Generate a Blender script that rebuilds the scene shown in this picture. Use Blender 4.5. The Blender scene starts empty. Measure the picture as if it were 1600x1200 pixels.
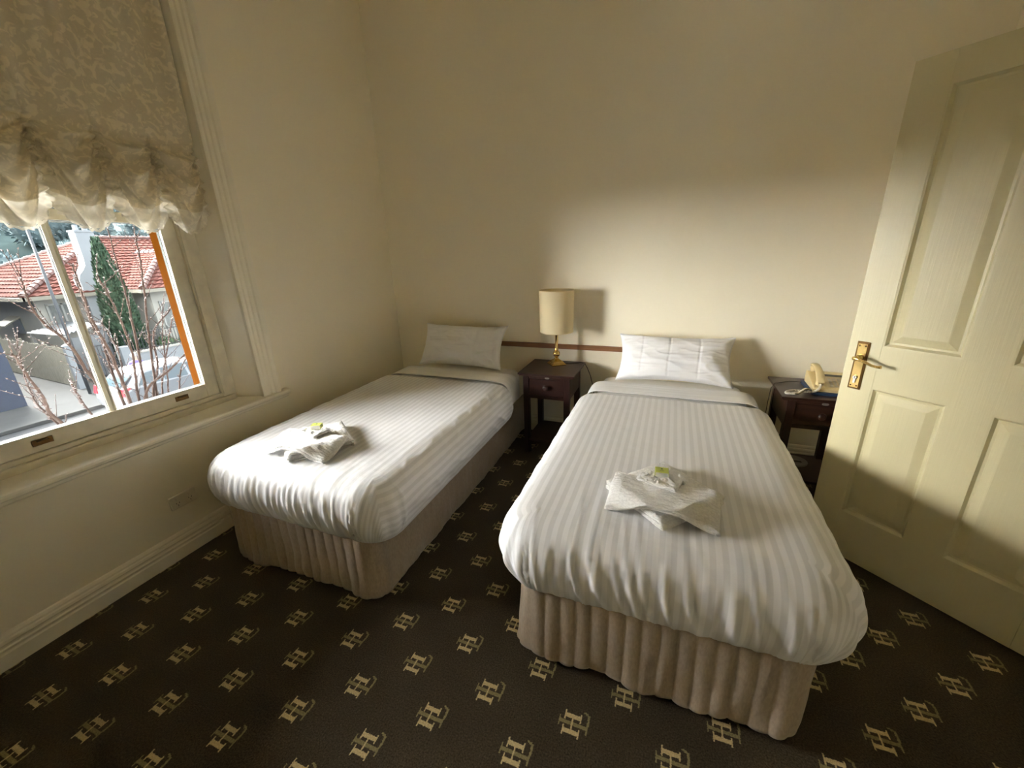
import bpy, math, random
from mathutils import Vector, Matrix, noise
C = bpy.context.scene.collection
random.seed(7)

# ---------------------------------------------------------------- camera, sky, exposure
def camera():
    cx, cy, cz = 2.33906, -3.07880, 1.5
    p, y, r, f = 0.320465, 0.379627, 0.035985, 629.85
    cp, sp, cyw, syw, cr, sr = math.cos(p), math.sin(p), math.cos(y), math.sin(y), math.cos(r), math.sin(r)
    fw = Vector((-syw * cp, cyw * cp, -sp)); ri = Vector((cyw, syw, 0)); dn = fw.cross(ri)
    R = ri * cr + dn * sr; D = dn * cr - ri * sr
    cam = bpy.data.cameras.new('camera'); o = bpy.data.objects.new('camera', cam); C.objects.link(o)
    m = Matrix((R, -D, -fw)).transposed().to_4x4(); m.translation = Vector((cx, cy, cz))
    o.matrix_world = m
    cam.sensor_fit = 'HORIZONTAL'; cam.sensor_width = 36.0; cam.lens = f / 1600.0 * 36.0
    cam.clip_start = 0.02; cam.clip_end = 400
    bpy.context.scene.camera = o
camera()
SKY = 4.0
w = bpy.data.worlds.new('sky'); bpy.context.scene.world = w; w.use_nodes = True
w.node_tree.nodes['Background'].inputs[0].default_value = (0.90, 0.95, 1.0, 1)
w.node_tree.nodes['Background'].inputs[1].default_value = SKY
sl_ = bpy.data.lights.new('sun_lamp', 'SUN'); sl_.energy = 148.0; sl_.angle = math.radians(108); sl_.color = (1.0, 0.975, 0.94)
so_ = bpy.data.objects.new('sun_lamp', sl_); C.objects.link(so_)      # low hazy sun behind the houses across the street
SUN_EL, SUN_AZ = 3.0, 24.0
so_.rotation_euler = Vector((math.cos(math.radians(SUN_EL)) * math.cos(math.radians(SUN_AZ)), math.cos(math.radians(SUN_EL)) * math.sin(math.radians(SUN_AZ)), -math.sin(math.radians(SUN_EL)))).to_track_quat('-Z', 'Y').to_euler()
pl = bpy.data.lights.new('window_portal', 'AREA'); pl.shape = 'RECTANGLE'; pl.size = 1.0; pl.size_y = 2.1
pl.cycles.is_portal = True
po = bpy.data.objects.new('window_portal', pl); C.objects.link(po)
po.location = (-0.36, -2.08, 1.72); po.rotation_euler = (0, -math.pi / 2, 0)
po.rotation_euler = (math.pi / 2, 0, -math.pi / 2)
vs = bpy.context.scene.view_settings
vs.view_transform = 'Standard'; vs.look = 'None'; vs.exposure = 0.60; vs.gamma = 1.0; vs.use_curve_mapping = False
try:
    cyc = bpy.context.scene.cycles
    cyc.max_bounces = 16; cyc.diffuse_bounces = 12; cyc.glossy_bounces = 4; cyc.transparent_max_bounces = 24
    cyc.sample_clamp_indirect = 80.0; cyc.caustics_reflective = False; cyc.caustics_refractive = False
    cyc.use_denoising = True
except Exception:
    pass

# ---------------------------------------------------------------- helpers
def tag(o, label=None, cat=None, group=None, kind=None):
    if label: o['label'] = label
    if cat: o['category'] = cat
    if group: o['group'] = group
    if kind: o['kind'] = kind
    return o

def thing(name, label, cat, loc=(0, 0, 0), rz=0.0, group=None, kind=None):
    o = bpy.data.objects.new(name, None); C.objects.link(o)
    o.location = loc; o.rotation_euler = (0, 0, rz); o.empty_display_size = 0.05
    return tag(o, label, cat, group, kind)

def sst(a, b, x):
    t = min(1.0, max(0.0, (x - a) / (b - a))) if a != b else float(x > a)
    return t * t * (3 - 2 * t)

class MB:
    def __init__(s): s.v = []; s.f = []; s.uv = {}; s.mi = []; s.cur = 0
    def face(s, *i): s.f.append(tuple(i)); s.mi.append(s.cur)
    def box(s, x0, x1, y0, y1, z0, z1):
        n = len(s.v)
        s.v += [(x0, y0, z0), (x1, y0, z0), (x1, y1, z0), (x0, y1, z0), (x0, y0, z1), (x1, y0, z1), (x1, y1, z1), (x0, y1, z1)]
        for q in ((3, 2, 1, 0), (4, 5, 6, 7), (0, 1, 5, 4), (1, 2, 6, 5), (2, 3, 7, 6), (3, 0, 4, 7)): s.face(*[n + k for k in q])
        return s
    def hexa(s, pts):
        n = len(s.v); s.v += [tuple(p) for p in pts]
        for q in ((3, 2, 1, 0), (4, 5, 6, 7), (0, 1, 5, 4), (1, 2, 6, 5), (2, 3, 7, 6), (3, 0, 4, 7)): s.face(*[n + k for k in q])
        return s
    def loops(s, rings, close=True, cap0=True, cap1=True):
        n0 = len(s.v); m = len(rings[0])
        for r in rings: s.v += [tuple(p) for p in r]
        for i in range(len(rings) - 1):
            for j in range(m if close else m - 1):
                a = n0 + i * m + j; b = n0 + i * m + (j + 1) % m
                s.face(a, b, b + m, a + m)
        if cap0: s.face(*[n0 + j for j in range(m)][::-1])
        if cap1: s.face(*[n0 + (len(rings) - 1) * m + j for j in range(m)])
        return s
    def lathe(s, prof, n=32, c=(0, 0, 0), cap0=True, cap1=True):
        rings = [[(c[0] + r * math.cos(2 * math.pi * k / n), c[1] + r * math.sin(2 * math.pi * k / n), c[2] + z) for k in range(n)] for r, z in prof]
        return s.loops(rings, True, cap0, cap1)
    def tube(s, path, rad, n=8, cap=True):
        P = [Vector(p) for p in path]; rings = []
        up = Vector((0, 0, 1)); prev = None
        for i, p in enumerate(P):
            t = (P[min(i + 1, len(P) - 1)] - P[max(i - 1, 0)]).normalized()
            if prev is None:
                a = t.cross(up) if abs(t.z) < .95 else t.cross(Vector((1, 0, 0)))
            else:
                a = prev - t * prev.dot(t)
            a.normalize(); b = t.cross(a); prev = a
            r = rad[i] if isinstance(rad, (list, tuple)) else rad
            rings.append([p + (a * math.cos(2 * math.pi * k / n) + b * math.sin(2 * math.pi * k / n)) * r for k in range(n)])
        return s.loops(rings, True, cap, cap)
    def prism(s, poly, ax, t0, t1):
        """extrude 2-D polygon along axis ax ('x': poly=(y,z), 'y': (x,z), 'z': (x,y))"""
        def m(p, t): return {'x': (t, p[0], p[1]), 'y': (p[0], t, p[1]), 'z': (p[0], p[1], t)}[ax]
        return s.loops([[m(p, t0) for p in poly], [m(p, t1) for p in poly]])
    def grid(s, nx, ny, fn, uvfn=None):
        n0 = len(s.v)
        for j in range(ny + 1):
            for i in range(nx + 1):
                if uvfn: s.uv[len(s.v)] = uvfn(i / nx, j / ny)
                s.v.append(tuple(fn(i / nx, j / ny)))
        for j in range(ny):
            for i in range(nx):
                a = n0 + j * (nx + 1) + i
                s.face(a, a + 1, a + nx + 2, a + nx + 1)
        return s
    def xf(s, M, start=0):
        for i in range(start, len(s.v)): s.v[i] = tuple(M @ Vector(s.v[i]))
        return s
    def mesh(s, name, mats, smooth=False):
        me = bpy.data.meshes.new(name); me.from_pydata([tuple(v) for v in s.v], [], s.f)
        for m in (mats if isinstance(mats, (list, tuple)) else [mats]): me.materials.append(m)
        if isinstance(mats, (list, tuple)) and len(mats) > 1:
            me.polygons.foreach_set('material_index', s.mi)
        if s.uv:
            uv = me.uv_layers.new(name='UVMap')
            for l in me.loops: uv.data[l.index].uv = s.uv.get(l.vertex_index, (0, 0))
        if smooth: me.polygons.foreach_set('use_smooth', [True] * len(me.polygons))
        me.update(); return me
    def build(s, name, mats, parent=None, smooth=False, loc=None, rz=0, bevel=0, seg=2, solid=0, recalc=True, sub=0):
        import bmesh
        me = s.mesh(name, mats, smooth)
        if recalc:
            bm = bmesh.new(); bm.from_mesh(me); bmesh.ops.recalc_face_normals(bm, faces=bm.faces); bm.to_mesh(me); bm.free()
        o = bpy.data.objects.new(name, me); C.objects.link(o)
        if parent: o.parent = parent
        if loc is not None: o.location = loc
        o.rotation_euler = (0, 0, rz)
        if solid:
            m = o.modifiers.new('thickness', 'SOLIDIFY'); m.thickness = abs(solid); m.offset = -1 if solid > 0 else 1
        if bevel:
            m = o.modifiers.new('bevel', 'BEVEL'); m.width = bevel; m.segments = seg; m.limit_method = 'ANGLE'; m.angle_limit = 0.6
            m.harden_normals = False
        if sub:
            m = o.modifiers.new('sub', 'SUBSURF'); m.levels = sub; m.render_levels = sub
        return o

def copy_tree(o, parent=None):
    c = o.copy(); C.objects.link(c)
    if parent: c.parent = parent
    for ch in list(o.children): copy_tree(ch, c)
    return c

# ---------------------------------------------------------------- materials
def hexc(r, g, b):
    f = lambda u: ((u / 255 + .055) / 1.055) ** 2.4 if u / 255 > .04045 else u / 255 / 12.92
    return (f(r), f(g), f(b), 1)

def mat(name, col, rough=0.6, metal=0.0, noise_scale=0, noise_amt=0.0, bump=0.0, bump_scale=200, spec=0.5, sheen=0.0, stretch=None, col2=None, coat=0.0):
    m = bpy.data.materials.new(name); m.use_nodes = True
    nt = m.node_tree; N = nt.nodes; L = nt.links; b = N['Principled BSDF']
    b.inputs['Base Color'].default_value = tuple(col[:3]) + (1,)
    b.inputs['Roughness'].default_value = rough; b.inputs['Metallic'].default_value = metal
    b.inputs['Specular IOR Level'].default_value = spec
    if sheen: b.inputs['Sheen Weight'].default_value = sheen
    if coat: b.inputs['Coat Weight'].default_value = coat; b.inputs['Coat Roughness'].default_value = 0.15
    tc = N.new('ShaderNodeTexCoord'); src = tc.outputs['Object']
    if stretch:
        mp = N.new('ShaderNodeMapping'); mp.inputs['Scale'].default_value = stretch
        L.new(src, mp.inputs['Vector']); src = mp.outputs['Vector']
    if noise_scale:
        nz = N.new('ShaderNodeTexNoise'); nz.inputs['Scale'].default_value = noise_scale; nz.inputs['Detail'].default_value = 5
        L.new(src, nz.inputs['Vector'])
        mx = N.new('ShaderNodeMix'); mx.data_type = 'RGBA'
        c2 = col2 if col2 else tuple(max(0, c * (1 - noise_amt)) for c in col[:3])
        mx.inputs[6].default_value = tuple(col[:3]) + (1,); mx.inputs[7].default_value = tuple(c2[:3]) + (1,)
        rp = N.new('ShaderNodeMapRange'); rp.inputs[1].default_value = .35; rp.inputs[2].default_value = .7
        L.new(nz.outputs['Fac'], rp.inputs[0]); L.new(rp.outputs[0], mx.inputs[0]); L.new(mx.outputs[2], b.inputs['Base Color'])
    if bump:
        nb = N.new('ShaderNodeTexNoise'); nb.inputs['Scale'].default_value = bump_scale; nb.inputs['Detail'].default_value = 3
        L.new(src, nb.inputs['Vector'])
        bp = N.new('ShaderNodeBump'); bp.inputs['Strength'].default_value = bump; bp.inputs['Distance'].default_value = 0.002
        L.new(nb.outputs['Fac'], bp.inputs['Height']); L.new(bp.outputs['Normal'], b.inputs['Normal'])
    return m

M = {}
M['wall'] = mat('cream_wall_paint', (0.885, 0.82, 0.65), .62, bump=.12, bump_scale=60, noise_scale=1.2, noise_amt=.04)
M['ceil'] = mat('ceiling_paint', (0.90, 0.87, 0.80), .7)
M['trim'] = mat('cream_gloss_paint', (0.87, 0.815, 0.665), .32, bump=.06, bump_scale=35, noise_scale=6, noise_amt=.05)
M['door'] = mat('door_cream_paint', (0.68, 0.615, 0.38), .38, bump=.35, bump_scale=90, stretch=(1.6, 1.6, .06))
M['sash'] = mat('sash_cream_paint', (0.76, 0.70, 0.53), .4, noise_scale=14, noise_amt=.16, bump=.15, bump_scale=50)
M['green'] = mat('dark_green_outside_paint', (0.008, 0.012, 0.008), .8)
M['outlet'] = mat('outlet_ivory_plastic', (0.72, 0.66, 0.52), .35)
M['dark'] = mat('dark_hole', (0.02, 0.018, 0.015), .6)
M['brass'] = mat('antique_brass', (0.86, 0.62, 0.24), .17, 1.0, noise_scale=25, noise_amt=.25)
M['brass_dk'] = mat('tarnished_brass', (0.16, 0.09, 0.03), .4, 1.0)
M['chrome'] = mat('steel', (0.8, 0.8, 0.8), .18, 1.0)
M['mahog'] = mat('mahogany_stain', (0.022, 0.0075, 0.0055), .33, noise_scale=9, col2=(0.038, 0.012, 0.007), stretch=(.5, 6, 6), coat=.08)
M['mahog_v'] = mat('mahogany_stain_upright', (0.022, 0.0075, 0.0055), .36, noise_scale=9, col2=(0.038, 0.012, 0.007), stretch=(7, 7, .5), coat=.08)
M['rail'] = mat('stained_timber_rail', (0.30, 0.135, 0.055), .45, noise_scale=12, noise_amt=.25, stretch=(.4, 5, 5))
M['sheet'] = mat('white_cotton_sheet', (0.82, 0.82, 0.825), .75, bump=.08, bump_scale=350, sheen=.1)
M['pillow'] = mat('white_pillowcase', (0.81, 0.81, 0.82), .72, bump=.08, bump_scale=350, sheen=.1)
M['mattress'] = mat('fitted_sheet', (0.84, 0.83, 0.81), .8, bump=.05, bump_scale=300)
M['valance'] = mat('taupe_quilted_fabric', (0.40, 0.315, 0.222), .85, noise_scale=160, noise_amt=.22, bump=.35, bump_scale=420, stretch=(1, 1, .35), sheen=.2)
M['seam'] = mat('valance_stitching', (0.27, 0.20, 0.14), .9)
M['bedbase'] = mat('bed_base_fabric', (0.25, 0.2, 0.16), .9)
M['towel'] = mat('white_terry', (0.84, 0.835, 0.815), .95, bump=1.0, bump_scale=150, sheen=.2, noise_scale=130, noise_amt=.16)
M['soapgreen'] = mat('soap_box_green_card', (0.62, 0.68, 0.16), .5)
M['soapwhite'] = mat('soap_box_white_card', (0.80, 0.80, 0.72), .5)
M['emblem'] = mat('emblem_dark_green_ink', (0.03, 0.10, 0.04), .6)
M['shade'] = None
M['cord_dk'] = mat('dark_brown_cord', (0.03, 0.02, 0.015), .5)
M['cord_wh'] = mat('ivory_coil_cord', (0.74, 0.68, 0.56), .45)
M['phone'] = mat('ivory_phone_plastic', (0.72, 0.58, 0.30), .35)
M['phone_panel'] = mat('phone_panel_print', (0.62, 0.50, 0.31), .4)
M['phone_lcd'] = mat('phone_dark_window', (0.03, 0.03, 0.025), .15)
M['phone_key'] = mat('phone_keys', (0.55, 0.5, 0.42), .5)
M['phone_red'] = mat('phone_red_key', (0.5, 0.09, 0.04), .5)
M['phone_grey'] = mat('phone_grey_key', (0.16, 0.18, 0.16), .5)
M['bluebook'] = mat('blue_cover', (0.025, 0.055, 0.12), .5)
M['paper'] = mat('paper_edge', (0.7, 0.68, 0.6), .8)
M['greyplastic'] = mat('grey_plastic', (0.22, 0.21, 0.19), .45)
M['cordw'] = mat('blind_cord', (0.62, 0.53, 0.36), .8)
M['holland'] = mat('holland_blind_cloth', (0.66, 0.56, 0.36), .85)
# outdoors
M['orange'] = mat('orange_render', (0.036, 0.0108, 0.001), .9, spec=0.0, bump=.5, bump_scale=80, noise_scale=8, noise_amt=.15)
# --- fabric with woven stripes (the stripe runs along u of the cloth)
def striped(name, c1, c2, pitch):
    m = bpy.data.materials.new(name); m.use_nodes = True
    nt = m.node_tree; N = nt.nodes; L = nt.links; b = N['Principled BSDF']
    uv = N.new('ShaderNodeUVMap'); uv.uv_map = 'UVMap'
    sx = N.new('ShaderNodeSeparateXYZ'); L.new(uv.outputs[0], sx.inputs[0])
    mu = N.new('ShaderNodeMath'); mu.operation = 'MULTIPLY'; mu.inputs[1].default_value = 2 * math.pi / pitch; L.new(sx.outputs['X'], mu.inputs[0])
    si = N.new('ShaderNodeMath'); si.operation = 'SINE'; L.new(mu.outputs[0], si.inputs[0])
    mr = N.new('ShaderNodeMapRange'); mr.inputs[1].default_value = -.25; mr.inputs[2].default_value = .25; L.new(si.outputs[0], mr.inputs[0])
    mx = N.new('ShaderNodeMix'); mx.data_type = 'RGBA'; mx.inputs[6].default_value = c1; mx.inputs[7].default_value = c2
    L.new(mr.outputs[0], mx.inputs[0]); L.new(mx.outputs[2], b.inputs['Base Color'])
    rr = N.new('ShaderNodeMapRange'); rr.inputs[3].default_value = .8; rr.inputs[4].default_value = .42; L.new(mr.outputs[0], rr.inputs[0])
    L.new(rr.outputs[0], b.inputs['Roughness'])
    b.inputs['Sheen Weight'].default_value = .1
    nb = N.new('ShaderNodeTexNoise'); nb.inputs['Scale'].default_value = 300
    tc = N.new('ShaderNodeTexCoord'); L.new(tc.outputs['Object'], nb.inputs['Vector'])
    bp = N.new('ShaderNodeBump'); bp.inputs['Strength'].default_value = .08; bp.inputs['Distance'].default_value = .002
    L.new(nb.outputs['Fac'], bp.inputs['Height']); L.new(bp.outputs['Normal'], b.inputs['Normal'])
    return m
M['duvet'] = striped('white_satin_stripe_cotton', (0.80, 0.80, 0.815, 1), (0.68, 0.68, 0.69, 1), 0.0365)

def translucent(name, col, trans=.4, holes=0.0, hole_scale=60, damask=0.0):
    m = bpy.data.materials.new(name); m.use_nodes = True
    nt = m.node_tree; N = nt.nodes; L = nt.links
    N.remove(N['Principled BSDF']); out = N['Material Output']
    d = N.new('ShaderNodeBsdfDiffuse'); t = N.new('ShaderNodeBsdfTranslucent')
    d.inputs[0].default_value = tuple(col) + (1,); t.inputs[0].default_value = tuple(col) + (1,)
    ms = N.new('ShaderNodeMixShader'); ms.inputs[0].default_value = trans
    L.new(d.outputs[0], ms.inputs[1]); L.new(t.outputs[0], ms.inputs[2]); last = ms.outputs[0]
    tc = N.new('ShaderNodeTexCoord')
    if damask:
        nz = N.new('ShaderNodeTexNoise'); nz.inputs['Scale'].default_value = 30; nz.inputs['Detail'].default_value = 8; nz.inputs['Distortion'].default_value = 1.0
        L.new(tc.outputs['Object'], nz.inputs['Vector'])
        mr = N.new('ShaderNodeMapRange'); mr.inputs[1].default_value = .5; mr.inputs[2].default_value = .58
        L.new(nz.outputs['Fac'], mr.inputs[0])
        mx = N.new('ShaderNodeMix'); mx.data_type = 'RGBA'; mx.inputs[6].default_value = tuple(c * (1 - damask) for c in col) + (1,); mx.inputs[7].default_value = tuple(col) + (1,)
        L.new(mr.outputs[0], mx.inputs[0]); L.new(mx.outputs[2], d.inputs[0]); L.new(mx.outputs[2], t.inputs[0])
    if holes:
        tr = N.new('ShaderNodeBsdfTransparent'); m2 = N.new('ShaderNodeMixShader')
        vz = N.new('ShaderNodeTexNoise'); vz.inputs['Scale'].default_value = hole_scale; vz.inputs['Detail'].default_value = 4
        L.new(tc.outputs['Object'], vz.inputs['Vector'])
        r2 = N.new('ShaderNodeMapRange'); r2.inputs[1].default_value = .45; r2.inputs[2].default_value = .62; r2.inputs[3].default_value = holes; r2.inputs[4].default_value = 0
        L.new(vz.outputs['Fac'], r2.inputs[0]); L.new(r2.outputs[0], m2.inputs[0]); L.new(last, m2.inputs[1]); L.new(tr.outputs[0], m2.inputs[2]); last = m2.outputs[0]
    L.new(last, out.inputs['Surface']); return m
M['shade'] = translucent('cream_lampshade_cloth', (0.84, 0.74, 0.50), .35)
M['lace_hem'] = translucent('sheer_lace_border', (0.88, 0.82, 0.68), .34, holes=.02, hole_scale=90, damask=.12)
M['lace'] = translucent('cream_lace', (0.78, 0.69, 0.50), .070, holes=.03, hole_scale=70, damask=.17)

def glass(name, tint=(.97, .98, .98), refl=.06):
    m = bpy.data.materials.new(name); m.use_nodes = True
    nt = m.node_tree; N = nt.nodes; L = nt.links; N.remove(N['Principled BSDF']); out = N['Material Output']
    t = N.new('ShaderNodeBsdfTransparent'); t.inputs[0].default_value = tuple(tint) + (1,)
    g = N.new('ShaderNodeBsdfGlossy'); g.inputs['Roughness'].default_value = .02
    fr = N.new('ShaderNodeFresnel'); fr.inputs[0].default_value = 1.35
    ms = N.new('ShaderNodeMixShader'); L.new(fr.outputs[0], ms.inputs[0]); L.new(t.outputs[0], ms.inputs[1]); L.new(g.outputs[0], ms.inputs[2])
    L.new(ms.outputs[0], out.inputs['Surface']); return m
M['glass'] = glass('window_glass')

# --- carpet: dark brown pile woven with a repeating HL monogram
def carpet():
    m = bpy.data.materials.new('monogram_carpet'); m.use_nodes = True
    nt = m.node_tree; N = nt.nodes; L = nt.links; b = N['Principled BSDF']
    b.inputs['Roughness'].default_value = .95; b.inputs['Specular IOR Level'].default_value = .15
    b.inputs['Sheen Weight'].default_value = .25; b.inputs['Sheen Roughness'].default_value = .5
    b.inputs['Sheen Tint'].default_value = (.6, .5, .35, 1)
    tc = N.new('ShaderNodeTexCoord'); P = tc.outputs['Object']
    def vm(op, a, bb):
        n = N.new('ShaderNodeVectorMath'); n.operation = op
        for k, q in ((0, a), (1, bb)):
            if q is None: continue
            if isinstance(q, tuple): n.inputs[k].default_value = q
            else: L.new(q, n.inputs[k])
        return n.outputs['Value'] if op in ('LENGTH', 'DOT_PRODUCT') else n.outputs['Vector']
    def mth(op, a, bb=None):
        n = N.new('ShaderNodeMath'); n.operation = op
        for k, q in ((0, a), (1, bb)):
            if q is None: continue
            if isinstance(q, (int, float)): n.inputs[k].default_value = q
            else: L.new(q, n.inputs[k])
        return n.outputs[0]
    wob = N.new('ShaderNodeTexNoise'); wob.inputs['Scale'].default_value = 380; wob.inputs['Detail'].default_value = 1; L.new(P, wob.inputs['Vector'])
    wv = vm('SCALE', vm('SUBTRACT', wob.outputs['Color'], (.5, .5, .5)), None)
    wv.node.inputs['Scale'].default_value = .007
    PW = vm('ADD', P, wv)
    SX, SY = 0.30692, 0.28566
    X0, Y0 = 0.62256, -2.45990
    def lattice(ox, oy):
        q = vm('SUBTRACT', PW, (X0 + ox, Y0 + oy, 0))
        q = vm('DIVIDE', q, (SX, SY, 1)); q = vm('ADD', q, (.5, .5, .5)); q = vm('FRACTION', q, None); q = vm('SUBTRACT', q, (.5, .5, .5))
        return vm('MULTIPLY', q, (SX, SY, 0))
    def boxd(q, cx, cy, hx, hy):
        d = vm('ABSOLUTE', vm('SUBTRACT', q, (cx, cy, 0)), None); d = vm('SUBTRACT', d, (hx, hy, 0))
        s = N.new('ShaderNodeSeparateXYZ'); L.new(d, s.inputs[0])
        return mth('MAXIMUM', s.outputs[0], s.outputs[1])
    def union(l):
        r = l[0]
        for k in l[1:]: r = mth('MINIMUM', r, k)
        return r
    Hb = [(-.010, .026, .026, .0068), (-.010, -.022, .026, .0068), (-.010, .002, .0026, .022),
          (-.036, .026, .0022, .0155), (.016, .026, .0022, .0135), (-.036, -.022, .0022, .0155), (.016, -.022, .0022, .0135)]
    Lb = [(-.005, .003, .046, .0058), (-.052, .003, .0020, .0165), (.0395, .004, .0026, .020), (.0415, .024, .0030, .012), (.040, .038, .0036, .008), (.033, .046, .0045, .0035), (.026, .049, .004, .0026)]
    h = []; l = []
    for ox, oy in ((0, 0), (SX / 2, SY / 2)):
        q = lattice(ox, oy)
        h += [boxd(q, *t) for t in Hb]; l += [boxd(q, *t) for t in Lb]
    hm = mth('LESS_THAN', union(h), 0.0); lm = mth('LESS_THAN', union(l), 0.0)
    nz = N.new('ShaderNodeTexNoise'); nz.inputs['Scale'].default_value = 190; nz.inputs['Detail'].default_value = 3; nz.inputs['Roughness'].default_value = .7; L.new(P, nz.inputs['Vector'])
    big = N.new('ShaderNodeTexNoise'); big.inputs['Scale'].default_value = 5; big.inputs['Detail'].default_value = 5; L.new(P, big.inputs['Vector'])
    def mix(f, a, bb):
        n = N.new('ShaderNodeMix'); n.data_type = 'RGBA'; L.new(f, n.inputs[0])
        for k, q in ((6, a), (7, bb)):
            if isinstance(q, tuple): n.inputs[k].default_value = q + (1,)
            else: L.new(q, n.inputs[k])
        return n.outputs[2]
    mrn = N.new('ShaderNodeMapRange'); mrn.inputs[1].default_value = .3; mrn.inputs[2].default_value = .72; L.new(nz.outputs['Fac'], mrn.inputs[0])
    mrb = N.new('ShaderNodeMapRange'); mrb.inputs[1].default_value = .35; mrb.inputs[2].default_value = .75; L.new(big.outputs['Fac'], mrb.inputs[0])
    base = mix(mrn.outputs[0], (.010, .0065, .0035), (.078, .055, .031))
    worn = mix(mrn.outputs[0], (.014, .0095, .005), (.105, .078, .045))
    base = mix(mrb.outputs[0], base, worn)
    olive = mix(mrn.outputs[0], (.16, .13, .055), (.33, .28, .13))
    cream = mix(mrn.outputs[0], (.42, .32, .15), (.74, .59, .32))
    col = mix(lm, base, olive); col = mix(hm, col, cream)
    L.new(col, b.inputs['Base Color'])
    bp = N.new('ShaderNodeBump'); bp.inputs['Strength'].default_value = .8; bp.inputs['Distance'].default_value = .004
    L.new(nz.outputs['Fac'], bp.inputs['Height']); L.new(bp.outputs['Normal'], b.inputs['Normal'])
    return m
M['carpet'] = carpet()

# ---------------------------------------------------------------- room shell
RX, RY, RZ = 3.765, -3.5, 3.32          # right wall, rear wall, ceiling
WC, WH = -2.08, 0.64                    # window centre and half width at the inner face
def struct(o, label=None):
    o['kind'] = 'structure'
    if label: o['label'] = label
    return o
fl = MB(); fl.grid(1, 1, lambda u, v: (-.0 + u * RX, RY + v * (0 - RY), 0))
struct(fl.build('floor', M['carpet'], solid=.03), 'dark brown carpet woven with cream and olive HL monograms')
struct(MB().box(-.34, RX + .12, .0, .14, 0, RZ).build('wall_back', M['wall']), 'plain cream painted wall behind the beds')
struct(MB().box(RX, RX + .12, RY, 0, 0, RZ).build('wall_right', M['wall']), 'cream painted wall behind the open door')
struct(MB().box(-.34, RX + .12, RY - .12, RY, 0, RZ).build('wall_rear', M['wall']), 'cream painted wall opposite the beds')
struct(MB().box(-.34, RX + .12, RY - .12, .14, RZ, RZ + .1).build('ceiling', M['ceil']), 'pale flat ceiling')
WTOP = 2.80
y1, y0 = WC + WH, WC - WH               # -1.44 / -2.72
o1, o0 = -1.600, -2.575                 # opening at the outer face
XW = -.37
wl = MB()
wl.box(XW + .004, 0, RY, 0, 0, .66)
wl.box(XW + .004, 0, RY, 0, WTOP, RZ)
wl.box(XW + .004, 0, y1 + .0, 0, .66, WTOP)
wl.box(XW + .004, 0, RY, y0, .66, WTOP)
wlo = struct(wl.build('wall_left', M['wall']), 'cream painted window wall on the left')
orr = MB(); orr.box(XW - .01, -.20, y1 - .20 + .055, .14, .45, 3.32); orr.v = [(x, max(y, o1), z) for x, y, z in orr.v]
orr.build('outer_render', M['orange'], wlo)
orl = MB(); orl.box(XW - .01, -.20, RY, o0, .45, 3.32); orl.build('outer_render', M['orange'], wlo)
orb = MB(); orb.box(XW - .01, -.20, o0, o1, -3.3, .735); orb.build('outer_render', M['orange'], wlo)
ort = MB(); ort.box(XW - .01, -.20, o0, o1, 2.72, 3.32); ort.build('outer_render', M['orange'], wlo)
for oc in wlo.children: oc['label'] = 'orange painted outside wall around the window'

# skirting boards: moulded profile (depth, height)
SK = [(0, 0), (.022, 0), (.022, .062), (.018, .068), (.018, .074), (.021, .079), (.021, .084), (.016, .089), (.016, .097), (.019, .103), (.017, .114), (.011, .119), (.011, .127), (.007, .137), (0, .141)]
struct(MB().prism([(d, z) for d, z in SK], 'y', RY, 0).build('baseboard_left', M['trim']), 'cream moulded skirting board under the window')
struct(MB().prism([(-d, z) for d, z in SK], 'x', .02, RX - .02).build('baseboard_back', M['trim']), 'cream moulded skirting board behind the beds')
struct(MB().prism([(RX - d, z) for d, z in SK], 'y', -.6, 0).build('baseboard_right', M['trim']), 'cream skirting board behind the open door')

# ---------------------------------------------------------------- window
win = thing('window_1', 'old cream painted sash window with one vertical glazing bar per sash', None, (0, 0, 0), kind='structure')
# splayed jamb linings
for nm, s_ in (('jamb', 1), ('jamb', -1)):
    ya, yb = WC + s_ * WH, WC + s_ * .557
    MB().hexa([(0.0, ya, .66), (0.0, ya + s_ * .02, .66), (-.30, ya + s_ * .02, .66), (-.20, yb, .66),
               (0.0, ya, WTOP), (0.0, ya + s_ * .02, WTOP), (-.30, ya + s_ * .02, WTOP), (-.20, yb - 0, WTOP)]).build(nm, M['trim'], win)
    # box frame with staff bead
    b = MB()
    b.box(-.205, -.13, min(WC + s_ * .495, WC + s_ * .575), max(WC + s_ * .495, WC + s_ * .575), .68, WTOP)
    b.box(-.135, -.118, min(WC + s_ * .497, WC + s_ * .515), max(WC + s_ * .497, WC + s_ * .515), .74, WTOP)
    b.build('box_frame', M['sash'], win, bevel=.003)
MB().box(-.20, .0, y0, y1, WTOP - .05, WTOP + .02).build('head', M['trim'], win)
b = MB(); b.box(-.21, -.118, WC - .56, WC + .56, .672, .722); b.box(-.21, -.136, WC - .52, WC + .52, .722, .744); b.build('bottom_bead', M['sash'], win, bevel=.004)
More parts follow.
